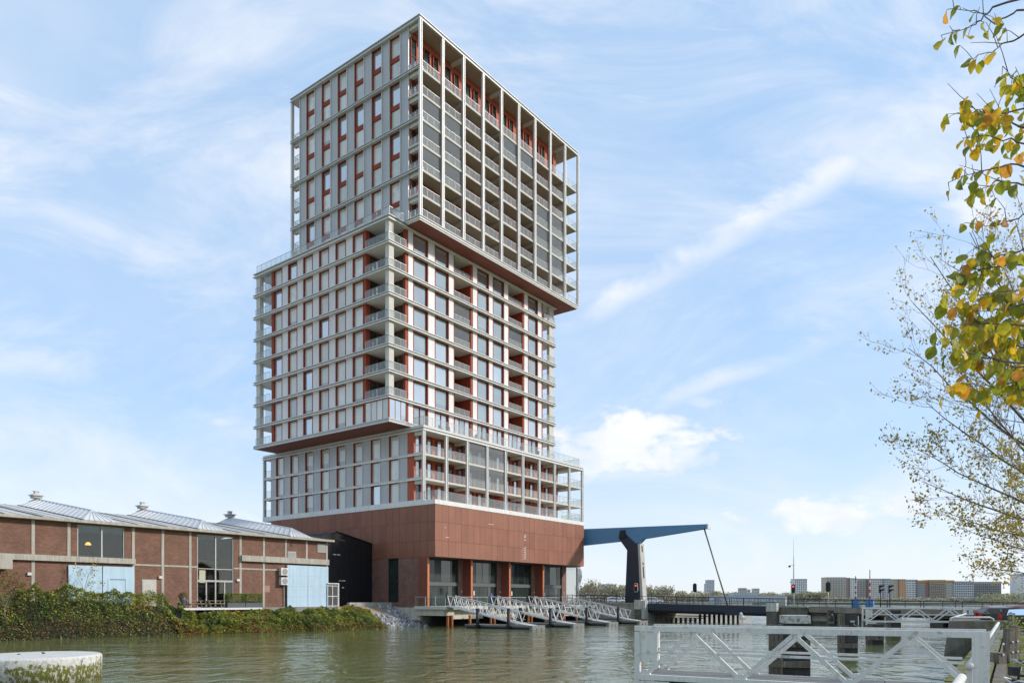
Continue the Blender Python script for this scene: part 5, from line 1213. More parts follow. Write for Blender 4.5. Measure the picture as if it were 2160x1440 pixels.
# litter of leaves
g = np.random.default_rng(9); n = 2600; s = g.uniform(8, 45, n); d_ = g.uniform(.05, 9, n)*np.clip(s/18, .4, 1)
pos = np.array(e0)[None]+np.outer(s, np.array(ed))+np.outer(d_, np.array(en)); pos[:, 2] = np.where(d_ < .7, 1.50, 1.32)+g.uniform(0, .03, n)
leaf_cloud('fallen_leaves', pos, .085, g.choice([3, 4, 5, 2], n, p=[.35, .35, .2, .1]), LG, kind='stuff', label='yellow and brown fallen leaves scattered over the right quay', up=2.5, seed=8)
n = 26000; s = g.uniform(7, 44, n); d_ = g.uniform(.75, 7, n); pos = np.array(e0)[None]+np.outer(s, np.array(ed))+np.outer(d_, np.array(en)); pos[:, 2] = 1.31+g.uniform(0, .10, n)
keep = (np.sin(pos[:, 0]*1.3)+np.sin(pos[:, 1]*.9+1)+g.normal(0, .4, n)) > -.2; pos = pos[keep]
leaf_cloud('grass', pos, .13, g.choice([1, 2, 6], len(pos)), LG, kind='stuff', label='rough grass growing on the right quay', up=-.4, aspect=.16, seed=12)
wb = empty('weed_clump', (29.0, 33.5, 1.3), 0, 'tall green weed growing by the quay wall before the black car', 'plant')
g2 = np.random.default_rng(2); p = g2.normal(0, .22, (260, 3))*np.array([1, 1, 1.6])+np.array([-6.6, 0, .5]); leaf_cloud('foliage', p, .14, g2.choice([1, 2, 6], 260), LG, wb, seed=3); MB().tube([(-6.6, 0, 0), (-6.55, 0, .9)], .015, 5).obj('stem', BARK, wb)
# ------------------------------------------------------------------ far shore
FB = poly_slab('far_bank', [(-2500, 620), (150, 620), (420, 560), (2500, 520), (2500, 4200), (-2500, 4200)], -1, 1.6, mat('far_ground', (.20, .20, .15), .95, 0, .2, .02), kind='structure')
WGLS = pane_mat('far_glass', (.07, .075, .08), .12)
def block(x0, x1, top, Y, color, cols, rows_, lab, wcol=None, balc=None, roof=None, wf=.55, hf=.5, cat='building', group='apartment buildings on the far shore'):
    a = (x0-1080)/F*Y; b = (x1-1080)/F*Y; h = CAMZ+(HY-top)*Y/F; dep = 16
    o = empty('apartment_building', ((a+b)/2, Y, 1.6), 0, lab, cat, group); w = (b-a)/2
    h -= 1.6
    box('wall', mat('far_'+lab[:22], color, .85, 0, .06, .05), o, -w, w, 0, dep, -2.5, h)
    mb = MB(); cw = 2*w/cols; rh = h/rows_
    for r_ in range(rows_):
        for c in range(cols):
            u = -w+cw*(c+.5); z = rh*(r_+.5); mb.box(u-cw*wf/2, u+cw*wf/2, -.12, .05, z-rh*hf/2, z+rh*hf/2)
    mb.obj('window_grid', wcol or WGLS, o, kind='stuff')
    if balc:
        mb = MB()
        for r_ in range(rows_): mb.box(-w, w, -1.3, .05, rh*r_-.15, rh*r_+.15)
        mb.obj('balcony_strips', balc, o, kind='stuff')
    if roof: box('roof', roof, o, -w*1.02, w*1.02, -.5, dep, h, h+2.2)
    else: box('parapet', mat('far_parapet', (.42, .42, .42), .8), o, -w*1.01, w*1.01, -.3, dep, h, h+.8)
    return o
Yf = 880
OR = mat('far_orange', (.55, .30, .07), .8); WH = mat('far_white', (.58, .58, .57), .8); GR = mat('far_grey', (.36, .36, .35), .8)
block(1744, 1784.5, 1218, Yf, (0.57, 0.49, 0.40), 7, 11, 'tall beige apartment block at the left end of the far row', balc=WH)
block(1784.8, 1793.5, 1219, Yf+2, (0.44, 0.25, 0.20), 2, 11, 'narrow brick-red block beside the tall beige one', balc=None, wf=.6)
block(1793.8, 1807.6, 1220, Yf, (0.67, 0.71, 0.67), 3, 11, 'narrow pale green block behind the boom barriers', wf=.35)
block(1808, 1830, 1221, Yf+2, (0.52, 0.45, 0.41), 4, 11, 'pinkish grey block between the boom barriers and signals', balc=GR)
block(1830.4, 1835.6, 1222, Yf, (0.35, 0.20, 0.16), 1, 11, 'very narrow dark brick strip block left of the hooded signals', wf=.4)
block(1836, 1864.5, 1221, Yf+2, (0.62, 0.58, 0.52), 6, 11, 'cream block with small square windows behind the hooded signals', wf=.4, hf=.4)
block(1865, 1878.5, 1221, Yf, (0.49, 0.49, 0.50), 3, 11, 'plain grey block right of the hooded signals', wf=.45)
block(1879, 1897, 1222, Yf+2, (0.59, 0.49, 0.36), 4, 11, 'sand-coloured block left of the orange one', balc=None)
block(1897.4, 1910.6, 1222, Yf, (0.64, 0.35, 0.17), 3, 11, 'orange brick block in the middle of the far row', wf=.4)
block(1911, 1935, 1223, Yf+2, (0.72, 0.72, 0.71), 4, 10, 'white block with dark balcony bands right of the orange one', wf=.75, hf=.55)
block(1935.4, 1952, 1227, Yf, (0.38, 0.35, 0.34), 6, 8, 'dark glass office block with orange roof level', wcol=mat('far_glass_pale', (.22, .24, .25), .3), roof=OR, wf=.7, hf=.6)
block(1952.4, 1960, 1227, Yf+2, (0.41, 0.20, 0.16), 1, 8, 'windowless brick-red stair block', roof=OR, wf=.1)
block(1960.4, 1994, 1226, Yf, (0.31, 0.30, 0.29), 8, 8, 'dark block with orange balconies and slanted orange roof', balc=OR, roof=OR, wf=.7)
block(1994.4, 2012.6, 1227, Yf+2, (0.49, 0.47, 0.40), 5, 8, 'grey-green block with orange penthouse left of the white framed row', roof=OR)
block(2013, 2054, 1229, Yf, (0.70, 0.70, 0.70), 9, 8, 'white framed glass block with stacked balconies', wf=.72, hf=.66, wcol=mat('far_glass_mid', (.17, .175, .17), .4), roof=GR)
block(2054.4, 2112, 1230, Yf+2, (0.54, 0.52, 0.49), 13, 8, 'grey glazed block with pale columns at the right of the far row', wf=.74, hf=.7, wcol=MATS['far_glass_mid'], balc=GR, roof=GR)
block(2151, 2190, 1211, Yf-60, (0.72, 0.72, 0.72), 4, 11, 'white tower block at the right picture edge', wf=.35, hf=.35)
block(1491, 1507, 1223, 1900, (0.57, 0.57, 0.59), 5, 16, 'slim grey high-rise left of the mast', wf=.4, hf=.6); block(1488.6, 1494, 1231, 1910, (0.52, 0.52, 0.54), 2, 13, 'lower shoulder block of the slim high-rise', wf=.4)
block(1675, 1702.5, 1221, 1300, (0.72, 0.72, 0.72), 6, 10, 'white gridded office tower just right of the camera mast', wf=.6, hf=.7); 
block(1561, 1575, 1240, 1700, (0.49, 0.45, 0.43), 5, 5, 'low grey-brown block between tie rod and mast'); block(1577, 1583, 1243, 1750, (0.57, 0.57, 0.57), 2, 4, 'small low grey block beside the grey-brown one'); block(1590, 1602, 1241, 1700, (0.54, 0.54, 0.54), 4, 5, 'low stepped grey building left of the camera mast')
block(1270, 1300, 1232, 1500, (0.35, 0.35, 0.35), 8, 6, 'dim grey buildings behind trees left of the pylon')
block(1505, 1660, 1257, 700, (0.49, 0.54, 0.59), 30, 1, 'very long low blue-grey waterside shed on the far bank', hf=.35); block(1548, 1600, 1251, 720, (0.54, 0.57, 0.57), 10, 2, 'long low pale shed behind the tie rod foot')
# wooded shore: reads as one mass
g = np.random.default_rng(14); P_ = []; C_ = []; Z_ = []
def wood(x0, x1, top, Y, n, mix, jag=.35):
    px = g.uniform(x0, x1, n); hmax = (HY-top)*Y/F+CAMZ-1.6
    prof = hmax*(1-jag*np.abs(np.sin(px*.21+1)*np.sin(px*.083))-jag*.5*np.abs(np.sin(px*.9)))
    P_.append(np.stack([(px-1080)/F*Y, Y+g.uniform(-8, 14, n), 1.4+prof*g.uniform(0, 1, n)**.75], 1)); C_.append(g.choice(4, n, p=mix)); Z_.append(np.full(n, Y/F*3.2))
wood(1215, 1345, 1228, 640, 9000, [.3, .4, .2, .1], .2); wood(1345, 1420, 1231, 660, 5000, [.25, .45, .2, .1], .3); wood(1400, 1520, 1243, 900, 5000, [.2, .3, .3, .2]); wood(1500, 1640, 1246, 1150, 5000, [.2, .3, .2, .3])
wood(1560, 1700, 1247, 900, 5000, [.3, .3, .2, .2]); wood(1690, 1750, 1245, 860, 3500, [.2, .3, .3, .2], .2); wood(1740, 2120, 1257, 840, 9000, [.35, .3, .2, .15], .6); wood(1215, 1340, 1250, 300, 0, [.25]*4); wood(2100, 2165, 1247, 300, 2500, [.1, .2, .6, .1], .2)
leaf_cloud('far_woods', np.concatenate(P_), np.concatenate(Z_), np.concatenate(C_), [mat('wood_grey', (.36, .335, .29), .95, 0, .2, .05), mat('wood_tan', (.56, .50, .36), .95, 0, .2, .05), mat('wood_olive', (.38, .37, .21), .95, 0, .2, .05), mat('wood_gold', (.62, .51, .25), .95, 0, .2, .05)], kind='stuff', label='bare and yellowing woods along the far shore', up=0, aspect=.7, seed=6)
# flag poles behind the tower corner
for i, (px, lab) in enumerate(((1216.5, 'white flagpole closest to the tower corner'), (1220.5, 'white flagpole furthest from the tower corner'))):
    P = at(px, 1258, 150); o = empty('flagpole', (P.x, 150, 2.4), 0, lab, 'flagpole', 'flagpoles behind the tower'); MB().tube([(0, 0, 0), (0, 0, 7.5)], [.07, .04], 8).obj('pole', WHITEP, o, smooth=True)
    mb = MB(); V = [];
    for k in range(7): z = 7.4-k*.75; x = .10+.22*math.sin(k*.9)+.14; V += [(.05, .03*math.sin(k), z), (x+.25, .12*math.cos(k*1.3), z-.2)]
    mb.v = V; mb.f = [(2*k, 2*k+1, 2*k+3, 2*k+2) for k in range(6)]; mb.mi = [0]*6; mb.obj('flag', WHTP, o)

# ------------------------------------------------------------------ trees
def grow(base, d0, length, rad, depth, g, segs, tips, bend=.25, up=.08, kids=(2, 4), spread=.6, shrink=.68):
    """recursive limb: appends (points, radii) and leaf-bearing twig points"""
    pts = [Vector(base)]; rads = [rad]; d = Vector(d0).normalized(); n = 5 if depth > 1 else 4
    for i in range(n):
        d = (d+Vector(g.normal(0, bend, 3))*.5+Vector((0, 0, up))).normalized(); pts.append(pts[-1]+d*(length/n)); rads.append(rad*(1-.62*(i+1)/n))
    segs.append((pts, rads, depth))
    if depth == 0:
        tips += [p for p in pts[1:]]; return
    for j in range(int(g.integers(kids[0], kids[1]+1))+(1 if depth > 2 else 0)):
        t = g.uniform(.35, 1.0); i = min(n-1, int(t*n)); f = t*n-i; p = pts[i].lerp(pts[i+1], f)
        a = d.cross(Vector(g.normal(0, 1, 3))).normalized(); nd = (d+a*spread*g.uniform(.7, 1.4)).normalized()
        grow(p, nd, length*shrink*g.uniform(.75, 1.2), max(rads[i]*.62, .004), depth-1, g, segs, tips, bend, up, kids, spread, shrink)
    grow(pts[-1], d, length*shrink, rads[-1], depth-1, g, segs, tips, bend, up, kids, spread, shrink)
def plant_tree(name, base, trunk_top, limbs, g, lab, leafn, leaf_sz, cols, depth=4, rad=.14, crown_name='crown', jitter=.10, **kw):
    o = empty(name, base, 0, lab, 'tree'); segs = []; tips = []
    tt = Vector(trunk_top); MB().tube([(0, 0, 0), (tt.x*.3, tt.y*.3, tt.z*.5), tuple(tt)], [rad*1.5, rad*1.15, rad], 10).obj('trunk', BARK, o, smooth=True)
    for (dr, L, r_, f) in limbs: grow(tt*f, dr, L, r_, depth, g, segs, tips, **kw)
    mb = MB()
    for pts, rads, dp in segs:
        mb.tube(pts, [max(r_, .0035) for r_ in rads], 6 if dp > 2 else 4 if dp else 3, cap=False)
    mb.obj('branches', BARK, o, smooth=True, kind='stuff')
    T_ = np.array([tuple(t) for t in tips]); idx = g.integers(0, len(T_), leafn); P = T_[idx]+g.normal(0, jitter, (leafn, 3))-np.array([0, 0, .05])
    leaf_cloud(crown_name, P, leaf_sz, g.choice(len(cols), leafn, p=[c[1] for c in cols]), [c[0] for c in cols], o, up=-.2, aspect=.6, seed=5)
    return o, tips
g = np.random.default_rng(77)
TL = [leaf_mat('tree_olive', (.42, .34, .07), .5), leaf_mat('tree_yellow', (.68, .46, .07), .5), leaf_mat('tree_green', (.28, .31, .07), .5), leaf_mat('tree_rust', (.48, .26, .07), .5)]
tb = Vector((17.2, 22.6, 1.3)); AT = empty('autumn_tree', tb, 0, 'sparse autumn tree with thin yellow leaves at the right edge, bare twigs showing', 'tree')
MB().tube([(0, 0, 0), (.05, 0, 2.5), (-.15, 0, 4.6), (-.35, .1, 6.6)], [.24, .19, .15, .10], 10).obj('trunk', BARK, AT, smooth=True)
segs = []; tips = []
targets = [(2085, 470, 23, .95), (1990, 490, 22, 1.0), (1905, 545, 22.4, .98), (1868, 640, 21.6, .92), (1858, 735, 22.6, .85), (1895, 850, 21.5, .75), (1882, 950, 22.5, .66), (1888, 1015, 22, .62), (1925, 1075, 23, .55), (1985, 1120, 21.5, .5), (2005, 1190, 22.3, .42), (2060, 560, 23.5, .95), (2130, 620, 21.5, .9), (2010, 680, 23.5, .85), (1960, 780, 21, .72), (2020, 900, 23.6, .62), (2080, 1000, 21, .55), (2060, 1110, 23.4, .46), (2140, 760, 23, .7), (2180, 560, 22, .95), (2130, 1100, 22.8, .5), (1950, 620, 22.9, .9)]
for (px, py, Y, f) in targets:
    s0 = Vector((-.35*f, .1*f, 6.6*f)); t1 = at(px+58, py, Y)-tb; L = (t1-s0).length; d_ = (t1-s0); pts = []; rads = []; N = 9
    bow = Vector((.25, 0, -.35))*L*.16
    for i in range(N+1):
        u = i/N; p = s0.lerp(t1, u)+bow*math.sin(u*math.pi)+Vector(g.normal(0, .035, 3))*L*.12*min(1, u*3); pts.append(p); rads.append((.012+.0062*L)*(1-.9*u)+.0035)
    segs.append((pts, rads, 3)); tips += pts[-3:]
    for k in range(int(8+L*1.9)):
        u = g.uniform(.22, 1.0); i = min(N-1, int(u*N)); p = pts[i].lerp(pts[i+1], u*N-i); ax = d_.normalized().cross(Vector(g.normal(0, 1, 3))).normalized()
        nd = (d_.normalized()*.9+ax*g.uniform(.5, .95)+Vector((0, 0, .12))).normalized()
        grow(p, nd, (1.25-.65*u)*g.uniform(.7, 1.2)*min(1.3, L*.22), max(.004, rads[i]*.4), 2, g, segs, tips, .26, .06, (1, 2), .55, .62)
mb = MB()
for pts, rads, dp in segs: mb.tube(pts, [max(r_, .0036) for r_ in rads], 6 if dp > 2 else 3, cap=False)
mb.obj('branches', BARK, AT, smooth=True, kind='stuff')
T_ = np.array([tuple(t) for t in tips]); wt = np.where(T_[:, 2] < 7.2, 1.5, .8); wt = wt/wt.sum(); nl = 8200; idx = g.choice(len(T_), nl, p=wt); P = T_[idx]+g.normal(0, .09, (nl, 3))-np.array([0, 0, .05])
leaf_cloud('crown', P, .10, g.choice(4, nl, p=[.45, .3, .15, .1]), TL, AT, up=-.2, aspect=.6, seed=5)
# small sapling before the left blue door, shrub at the left edge, bare tree by the flagpoles
P = loc(sx(177, 7.8), 7.8, 2.6)
plant_tree('bare_sapling', tuple(P), (.05, 0, 1.4), [((-.5, 0, 1), 1.6, .02, 1), ((.5, 0, 1), 1.6, .02, .8), ((0, 0, 1), 2.0, .025, 1), ((-1, 0, .7), 1.3, .015, .7), ((1, .1, .6), 1.3, .015, .6)], g, 'thin nearly bare sapling in front of the left pale blue doors', 150, .16, [(LG[4], .6), (LG[3], .4)], depth=1, rad=.03, bend=.2, kids=(1, 2), spread=.5)
P = at(10, 1290, 60)
plant_tree('brown_shrub', (P.x, 60, 1.8), (0, 0, .8), [((math.cos(a)*.6, math.sin(a)*.6, 1), 1.5, .02, 1) for a in np.linspace(0, 6, 9)], g, 'reddish brown twiggy shrub at the left picture edge', 1800, .12, [(LG[4], .5), (LG[5], .2), (LG[2], .3)], depth=2, rad=.04, bend=.3, kids=(2, 3), spread=.6)
P = at(1248, 1262, 190)
plant_tree('bare_willow', (P.x, 190, 2.0), (0, 0, 1.0), [((math.cos(a)*.5, math.sin(a)*.5, 1), 3.0, .07, 1) for a in np.linspace(0, 6, 8)], g, 'bare pollard willow between tower corner and pylon', 500, .3, [(mat('willow', (.32, .25, .10), .9), 1.0)], depth=2, rad=.2, bend=.2, kids=(2, 3), spread=.4, shrink=.6)

# foreground branches: large leaves, each one a piece of its own
FT = empty('linden_tree', (6.3, 4.9, 1.3), 0, 'leafy green and yellow branches hanging into the picture at the upper right', 'tree')
fb_ = Vector(FT.location)
FL = [leaf_mat('big_leaf_green', (.30, .33, .028), .55), leaf_mat('big_leaf_olive', (.48, .42, .03), .55), leaf_mat('big_leaf_yellow', (.85, .54, .025), .55), leaf_mat('big_leaf_orange', (.72, .33, .05), .55), leaf_mat('big_leaf_dark', (.19, .22, .035), .55)]
def big_leaf(seed, m):
    g_ = np.random.default_rng(seed); V = []; Fc = []; nU = 7; curl = g_.uniform(.25, 1.0); fold = g_.uniform(.15, .5); L = 1.0
    prof = [.10, .62, .92, 1.0, .86, .55, .03]; sk = g_.uniform(-.1, .1)
    for i in range(nU):
        u = i/(nU-1); x = L*math.sin(u*curl)/max(curl, .01); z = -L*(1-math.cos(u*curl))/max(curl, .01)
        for v in (-1, -.5, 0, .5, 1):
            w = prof[i]*.40*v; V.append((x+.02*abs(v)*math.sin(i*3), w+sk*u*(1-u), z+abs(v)*fold*prof[i]*.35-.03*math.sin(i*2+v*3)))
    for i in range(nU-1):
        for k in range(4): a = i*5+k; Fc.append((a, a+1, a+6, a+5))
    me = bpy.data.meshes.new('leaf'); me.from_pydata(V, [], Fc); me.materials.append(m)
    me.polygons.foreach_set('use_smooth', [True]*len(Fc)); return me
LMS = [[big_leaf(10*i+k, FL[i]) for k in range(4)] for i in range(5)]
g = np.random.default_rng(41); mb = MB(); nleaf = 0
# twigs as they run in the picture: (points px, depth, leaves, colour mix)
TW_ = [([(2230, -30), (2095, 15), (2070, 45), (2040, 62), (1985, 75)], 4.6, [(.98, 0), (.93, 4), (.86, 2)]),
       ([(2230, 55), (2160, 72), (2115, 96), (2070, 114), (2044, 130)], 4.5, None),
       ([(2230, 10), (2150, 20), (2100, 50), (2060, 22), (2000, 20)], 4.8, None),
       ([(2240, 170), (2190, 195), (2150, 180), (2115, 140)], 4.5, None), ([(2240, 240), (2160, 232), (2085, 240), (2030, 215)], 4.4, None),
       ([(2250, 290), (2150, 262), (2090, 245), (2020, 238)], 4.6, None), ([(2250, 330), (2150, 300), (2080, 285), (2030, 292)], 4.9, None),
       ([(2250, 380), (2150, 345), (2070, 362), (2000, 385)], 4.4, None), ([(2250, 400), (2160, 390), (2100, 385), (2050, 405)], 4.7, None),
       ([(2250, 470), (2160, 455), (2090, 478), (2040, 470)], 5.0, None), ([(2250, 510), (2170, 520), (2100, 545), (2055, 520)], 4.5, None),
       ([(2260, 560), (2150, 560), (2070, 570), (2030, 560), (2022, 570)], 4.6, None), ([(2260, 600), (2160, 608), (2060, 622), (1990, 612)], 4.4, None),
       ([(2260, 640), (2160, 640), (2090, 655), (2030, 650)], 4.8, None), ([(2260, 690), (2170, 690), (2060, 680), (1985, 690)], 4.5, None),
       ([(2260, 735), (2150, 730), (2100, 700), (2030, 705)], 4.7, None), ([(2260, 770), (2150, 765), (2075, 755), (2010, 725), (1972, 722)], 4.4, None),
       ([(2260, 775), (2140, 775), (2070, 745), (2000, 742)], 4.9, None), ([(2260, 800), (2160, 800), (2090, 815), (2040, 810), (2000, 828)], 4.6, None),
       ([(2260, 860), (2190, 838), (2150, 820), (2120, 790)], 4.5, None), ([(2260, 670), (2190, 665), (2130, 640), (2100, 600)], 5.1, None), ([(2260, 720), (2190, 740), (2130, 720), (2080, 722)], 5.0, None)]
def to_loc(px, py, Y): return at(px, py, Y)-fb_
def add_leaf(p, col, sc=None, droop=None):
    global nleaf
    if nleaf >= 296: return
    o = bpy.data.objects.new('leaf', LMS[col][int(g.integers(0, 4))]); s_ = float(g.uniform(.066, .096)) if sc is None else sc
    yaw = float(g.normal(math.pi*1.0, 1.1)); pitch = float(g.uniform(.5, 1.35)) if droop is None else droop
    o.rotation_euler = (float(g.normal(0, .5)), pitch, yaw); o.location = p; o.scale = (s_, s_, s_); link(o, FT); nleaf += 1
for ti, (pts, Y, spec) in enumerate(TW_):
    P3 = [to_loc(px, py, Y+g.normal(0, .05)) for px, py in pts]; 
    fine = []
    for i in range(len(P3)-1):
        for k in range(4): fine.append(P3[i].lerp(P3[i+1], k/4)+Vector(g.normal(0, .006, 3)))
    fine.append(P3[-1]); n = len(fine); mb.tube(fine, [max(.0022, .008*(1-i/n)) for i in range(n)], 5, cap=False)
    dense = pts[0][1] > 480
    cnt = (15 if dense else 9) if ti > 2 else 6
    for q in range(cnt):
        t = 1-(q/cnt)*(.75 if dense else .66)*g.uniform(.85, 1.05); i = min(n-2, int(t*(n-1))); p = fine[i].lerp(fine[i+1], t*(n-1)-i)
        tw = p+Vector(g.normal(0, .03, 3))+Vector((0, 0, -.01)); mb.tube([p, p.lerp(tw, .5)+Vector((0, 0, .006)), tw], [.0022, .0018, .0014], 4, cap=False)
        mixp = [.24, .38, .22, .09, .07] if dense else [.12, .34, .34, .14, .06]
        if ti <= 2: mixp = [.2, .35, .3, .1, .05]
        add_leaf(tw, int(g.choice(5, p=mixp)))
    for q in range(3):
        i = int(g.integers(n//3, n-1)); p = fine[i]; e = p+Vector((g.uniform(-.16, .02), g.normal(0, .05), g.uniform(.02, .18))); mb.tube([p, p.lerp(e, .5)+Vector(g.normal(0, .008, 3)), e], [.003, .0022, .0014], 4, cap=False)
mb.obj('twigs', BARK, FT, smooth=True, kind='stuff')
# the smaller leaves further in, past the three hundred that show largest
VV = []; FF = []; MM = []
src = [[(np.array([v.co[:] for v in m.vertices]), [tuple(p.vertices) for p in m.polygons]) for m in row] for row in LMS]
for k in range(480):
    ti = int(g.choice([3, 4, 5, 6, 7, 10, 11, 12, 13, 14, 15, 16, 17, 18, 19, 20, 21], p=None)); pts, Y, _s = TW_[ti]
    i = int(g.integers(0, len(pts)-1)); f_ = g.uniform(); px = pts[i][0]*(1-f_)+pts[i+1][0]*f_; py = pts[i][1]*(1-f_)+pts[i+1][1]*f_
    if px < 2035: px += 60
    p = to_loc(px+g.normal(0, 10), py+g.normal(8, 16), Y+g.uniform(.1, .7)); cI = int(g.choice(5, p=[.26, .40, .19, .08, .07])); va, fa = src[cI][int(g.integers(0, 4))]
    M = Matrix.LocRotScale(p, Quaternion(Vector(g.normal(0, 1, 3)).normalized(), float(g.uniform(0, 1.0))) @ Matrix.Rotation(float(g.normal(math.pi, 1.2)), 3, 'Z').to_quaternion() @ Matrix.Rotation(float(g.uniform(.5, 1.35)), 3, 'Y').to_quaternion(), Vector((1, 1, 1))*float(g.uniform(.062, .088)))
    b0 = len(VV); A_ = np.array(M); VV += [tuple(q) for q in va @ A_[:3, :3].T+A_[:3, 3]]; FF += [tuple(b0+j for j in q) for q in fa]; MM += [cI]*len(fa)
me = bpy.data.meshes.new('inner_leaves'); me.from_pydata(VV, [], FF)
for m in FL: me.materials.append(m)
me.polygons.foreach_set('material_index', MM); me.polygons.foreach_set('use_smooth', [True]*len(FF)); link(bpy.data.objects.new('inner_leaves', me), FT, kind='stuff')
MB().tube([(0, 0, 0), (.05, .05, 2.0), (0, 0, 4.5), (.1, 0, 7.5)], [.18, .15, .12, .06], 12).obj('trunk', BARK, FT, smooth=True)
for z, (px, py, Y) in ((1.6, (2260, 860, 4.5)), (2.2, (2260, 740, 4.7)), (2.7, (2260, 600, 4.6)), (3.4, (2250, 330, 4.7)), (4.3, (2240, 40, 4.6))):
    e = to_loc(px, py, Y); m_ = MB(); m_.tube([(0, 0, max(.4, e.z-.8)), (e.x*.5, e.y*.5, e.z-.2), tuple(e)], [.05, .03, .012], 8); m_.obj('limb', BARK, FT, smooth=True)

# ------------------------------------------------------------------ gulls and the walker
GW = mat('gull_white', (.68, .68, .67), .7); GG = mat('gull_grey', (.36, .37, .39), .7)
gl = empty('standing_gull', fb1.location+(Vector((2.85, 17, 0))-Vector((8.6, 13.7, 0))).normalized()*4.45+Vector((.50, 1.20, 2.63)), R(245), 'gull standing on the top rail of the foreground footbridge', 'gull')
def body_mesh(prof, m, name, parent, n=14):
    mb = MB()
    for i, (x, y, z, ry, rz_) in enumerate(prof):
        for k in range(n): a = 2*math.pi*k/n; mb.v.append((x, y+ry*math.cos(a), z+rz_*math.sin(a)))
    for i in range(len(prof)-1):
        for k in range(n): k2 = (k+1) % n; mb.f.append((i*n+k, i*n+k2, (i+1)*n+k2, (i+1)*n+k)); mb.mi.append(0)
    mb.f.append(tuple(reversed(range(n)))); mb.f.append(tuple((len(prof)-1)*n+k for k in range(n))); mb.mi += [0, 0]
    return mb.obj(name, m, parent, smooth=True)
body_mesh([(-.20, 0, .13, .008, .006), (-.12, 0, .145, .032, .025), (-.03, 0, .16, .055, .055), (.05, 0, .185, .055, .06), (.10, 0, .225, .038, .042), (.125, 0, .265, .032, .036), (.15, 0, .275, .028, .028), (.168, 0, .272, .012, .012)], GW, 'body', gl)
for s in (-1, 1): body_mesh([(-.24, s*.02, .135, .006, .012), (-.12, s*.045, .165, .016, .032), (0, s*.052, .185, .018, .042), (.06, s*.048, .19, .01, .025)], GG, 'wing', gl, 10)
for s in (-1, 1): MB().tube([(.0, s*.02, .11), (.005, s*.02, .0)], .005, 5).obj('leg', mat('gull_leg', (.45, .16, .06), .6), gl)
MB().tube([(.165, 0, .272), (.20, 0, .262)], [.009, .003], 6).obj('beak', MATS['gull_leg'], gl)
P = at(2038, 1217, 60); fg = empty('flying_gull', tuple(P), R(40), 'dark gull flying above the far buildings at right', 'gull')
body_mesh([(-.18, 0, 0, .01, .01), (-.05, 0, 0, .05, .05), (.08, 0, 0, .045, .045), (.17, 0, .01, .02, .02)], GG, 'body', fg)
for s in (-1, 1):
    mb = MB(); mb.hexa([(-.06, s*.03, 0), (.08, s*.03, 0), (.06, s*.30, .22), (-.04, s*.30, .22), (-.06, s*.03, .02), (.08, s*.03, .02), (.06, s*.30, .235), (-.04, s*.30, .235)]); mb.hexa([(-.04, s*.30, .22), (.06, s*.30, .22), (-.02, s*.62, .34), (-.06, s*.60, .34), (-.04, s*.30, .235), (.06, s*.30, .235), (-.02, s*.62, .345), (-.06, s*.60, .345)]); mb.obj('wing', GG, fg, fix=True)
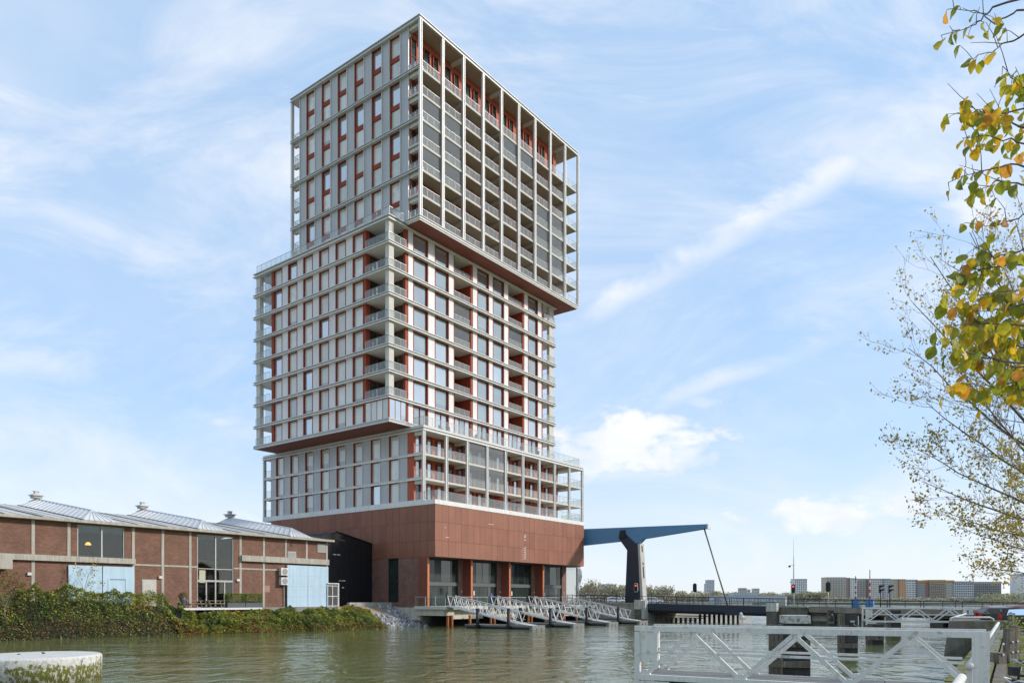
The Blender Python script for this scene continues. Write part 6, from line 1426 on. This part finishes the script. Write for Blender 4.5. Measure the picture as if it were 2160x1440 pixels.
def person(P, rz):
    o = empty('person', P, rz, 'person in a bright blue jacket walking on the deck below the tower', 'person')
    J = {'pel': (0, 0, .92), 'ch': (.02, 0, 1.25), 'nk': (.03, 0, 1.47), 'hd': (.05, 0, 1.58), 'top': (.05, 0, 1.70)}
    for s, n_ in ((-1, 'l'), (1, 'r')):
        J['hip'+n_] = (0, s*.10, .90); J['kn'+n_] = (.06*s+.06, s*.10, .50); J['an'+n_] = (.14*s-.02, s*.10, .09); J['to'+n_] = (.14*s+.14, s*.11, .05); J['sh'+n_] = (.02, s*.19, 1.42); J['el'+n_] = (-.06*s, s*.25, 1.14); J['ha'+n_] = (-.02*s+.12, s*.24, .92)
    names = list(J); E_ = [('pel', 'ch'), ('ch', 'nk'), ('nk', 'hd'), ('hd', 'top')]
    for n_ in 'lr': E_ += [('pel', 'hip'+n_), ('hip'+n_, 'kn'+n_), ('kn'+n_, 'an'+n_), ('an'+n_, 'to'+n_), ('ch', 'sh'+n_), ('sh'+n_, 'el'+n_), ('el'+n_, 'ha'+n_)]
    RD_ = {'pel': .15, 'ch': .17, 'nk': .06, 'hd': .095, 'top': .07}
    def rd(k): return RD_.get(k) or {'hip': .10, 'kne': .06}.get(k[:3]) or {'kn': .065, 'an': .045, 'to': .04, 'sh': .085, 'el': .06, 'ha': .045, 'hi': .1}[k[:2]]
    me = bpy.data.meshes.new('body'); me.from_pydata([J[k] for k in names], [(names.index(a), names.index(b)) for a, b in E_], [])
    ob = link(bpy.data.objects.new('body', me), o); sk = ob.modifiers.new('skin', 'SKIN'); ss = ob.modifiers.new('sub', 'SUBSURF'); ss.levels = 1; ss.render_levels = 1
    for i, k in enumerate(names): me.skin_vertices[0].data[i].radius = (rd(k), rd(k)); me.skin_vertices[0].data[i].use_root = (k == 'pel')
    m = bpy.data.materials.new('clothes'); m.use_nodes = True; t = NT(m.node_tree); z = t.sep(t.new('ShaderNodeTexCoord').outputs['Object'])[2]
    c = t.mix(t.ramp(z, .87, .89), (.02, .022, .03, 1), (.05, .20, .55, 1)); c = t.mix(t.ramp(z, 1.47, 1.49), c, (.48, .28, .20, 1)); t.put(t.n['Principled BSDF'].inputs['Base Color'], c); t.n['Principled BSDF'].inputs['Roughness'].default_value = .8; me.materials.append(m)
    body_mesh([(-.06, 0, 1.60, .03, .05), (-.03, 0, 1.66, .085, .08), (.03, 0, 1.69, .09, .07), (.08, 0, 1.70, .05, .03)], mat('hair', (.03, .02, .015), .8), 'hair', o, 10)
person(tuple(loc(9.6, -1.0, 2.5)), TH)

# houses across the quay road: out of frame, they stand in the reflections of the warehouse glass
hs = empty('terrace_houses', (96, 10, 1.3), R(80), 'row of dark brick houses along the right quay road, reflected in the warehouse glass', 'building')
for k in range(6):
    MB().prism([(k*9, 0), (k*9+8.9, 0), (k*9+8.9, 8.5+k % 2), (k*9+4.5, 12), (k*9, 8.5+k % 2)], 0, 9, axes='xz').obj('house_wall', BRK, hs, fix=True)
    for u in (1.2, 3.6, 6.0):
        for z in (1, 4, 6.6): box('window', PANE_S, hs, k*9+u, k*9+u+1.4, 9, 9.06, z, z+1.8)
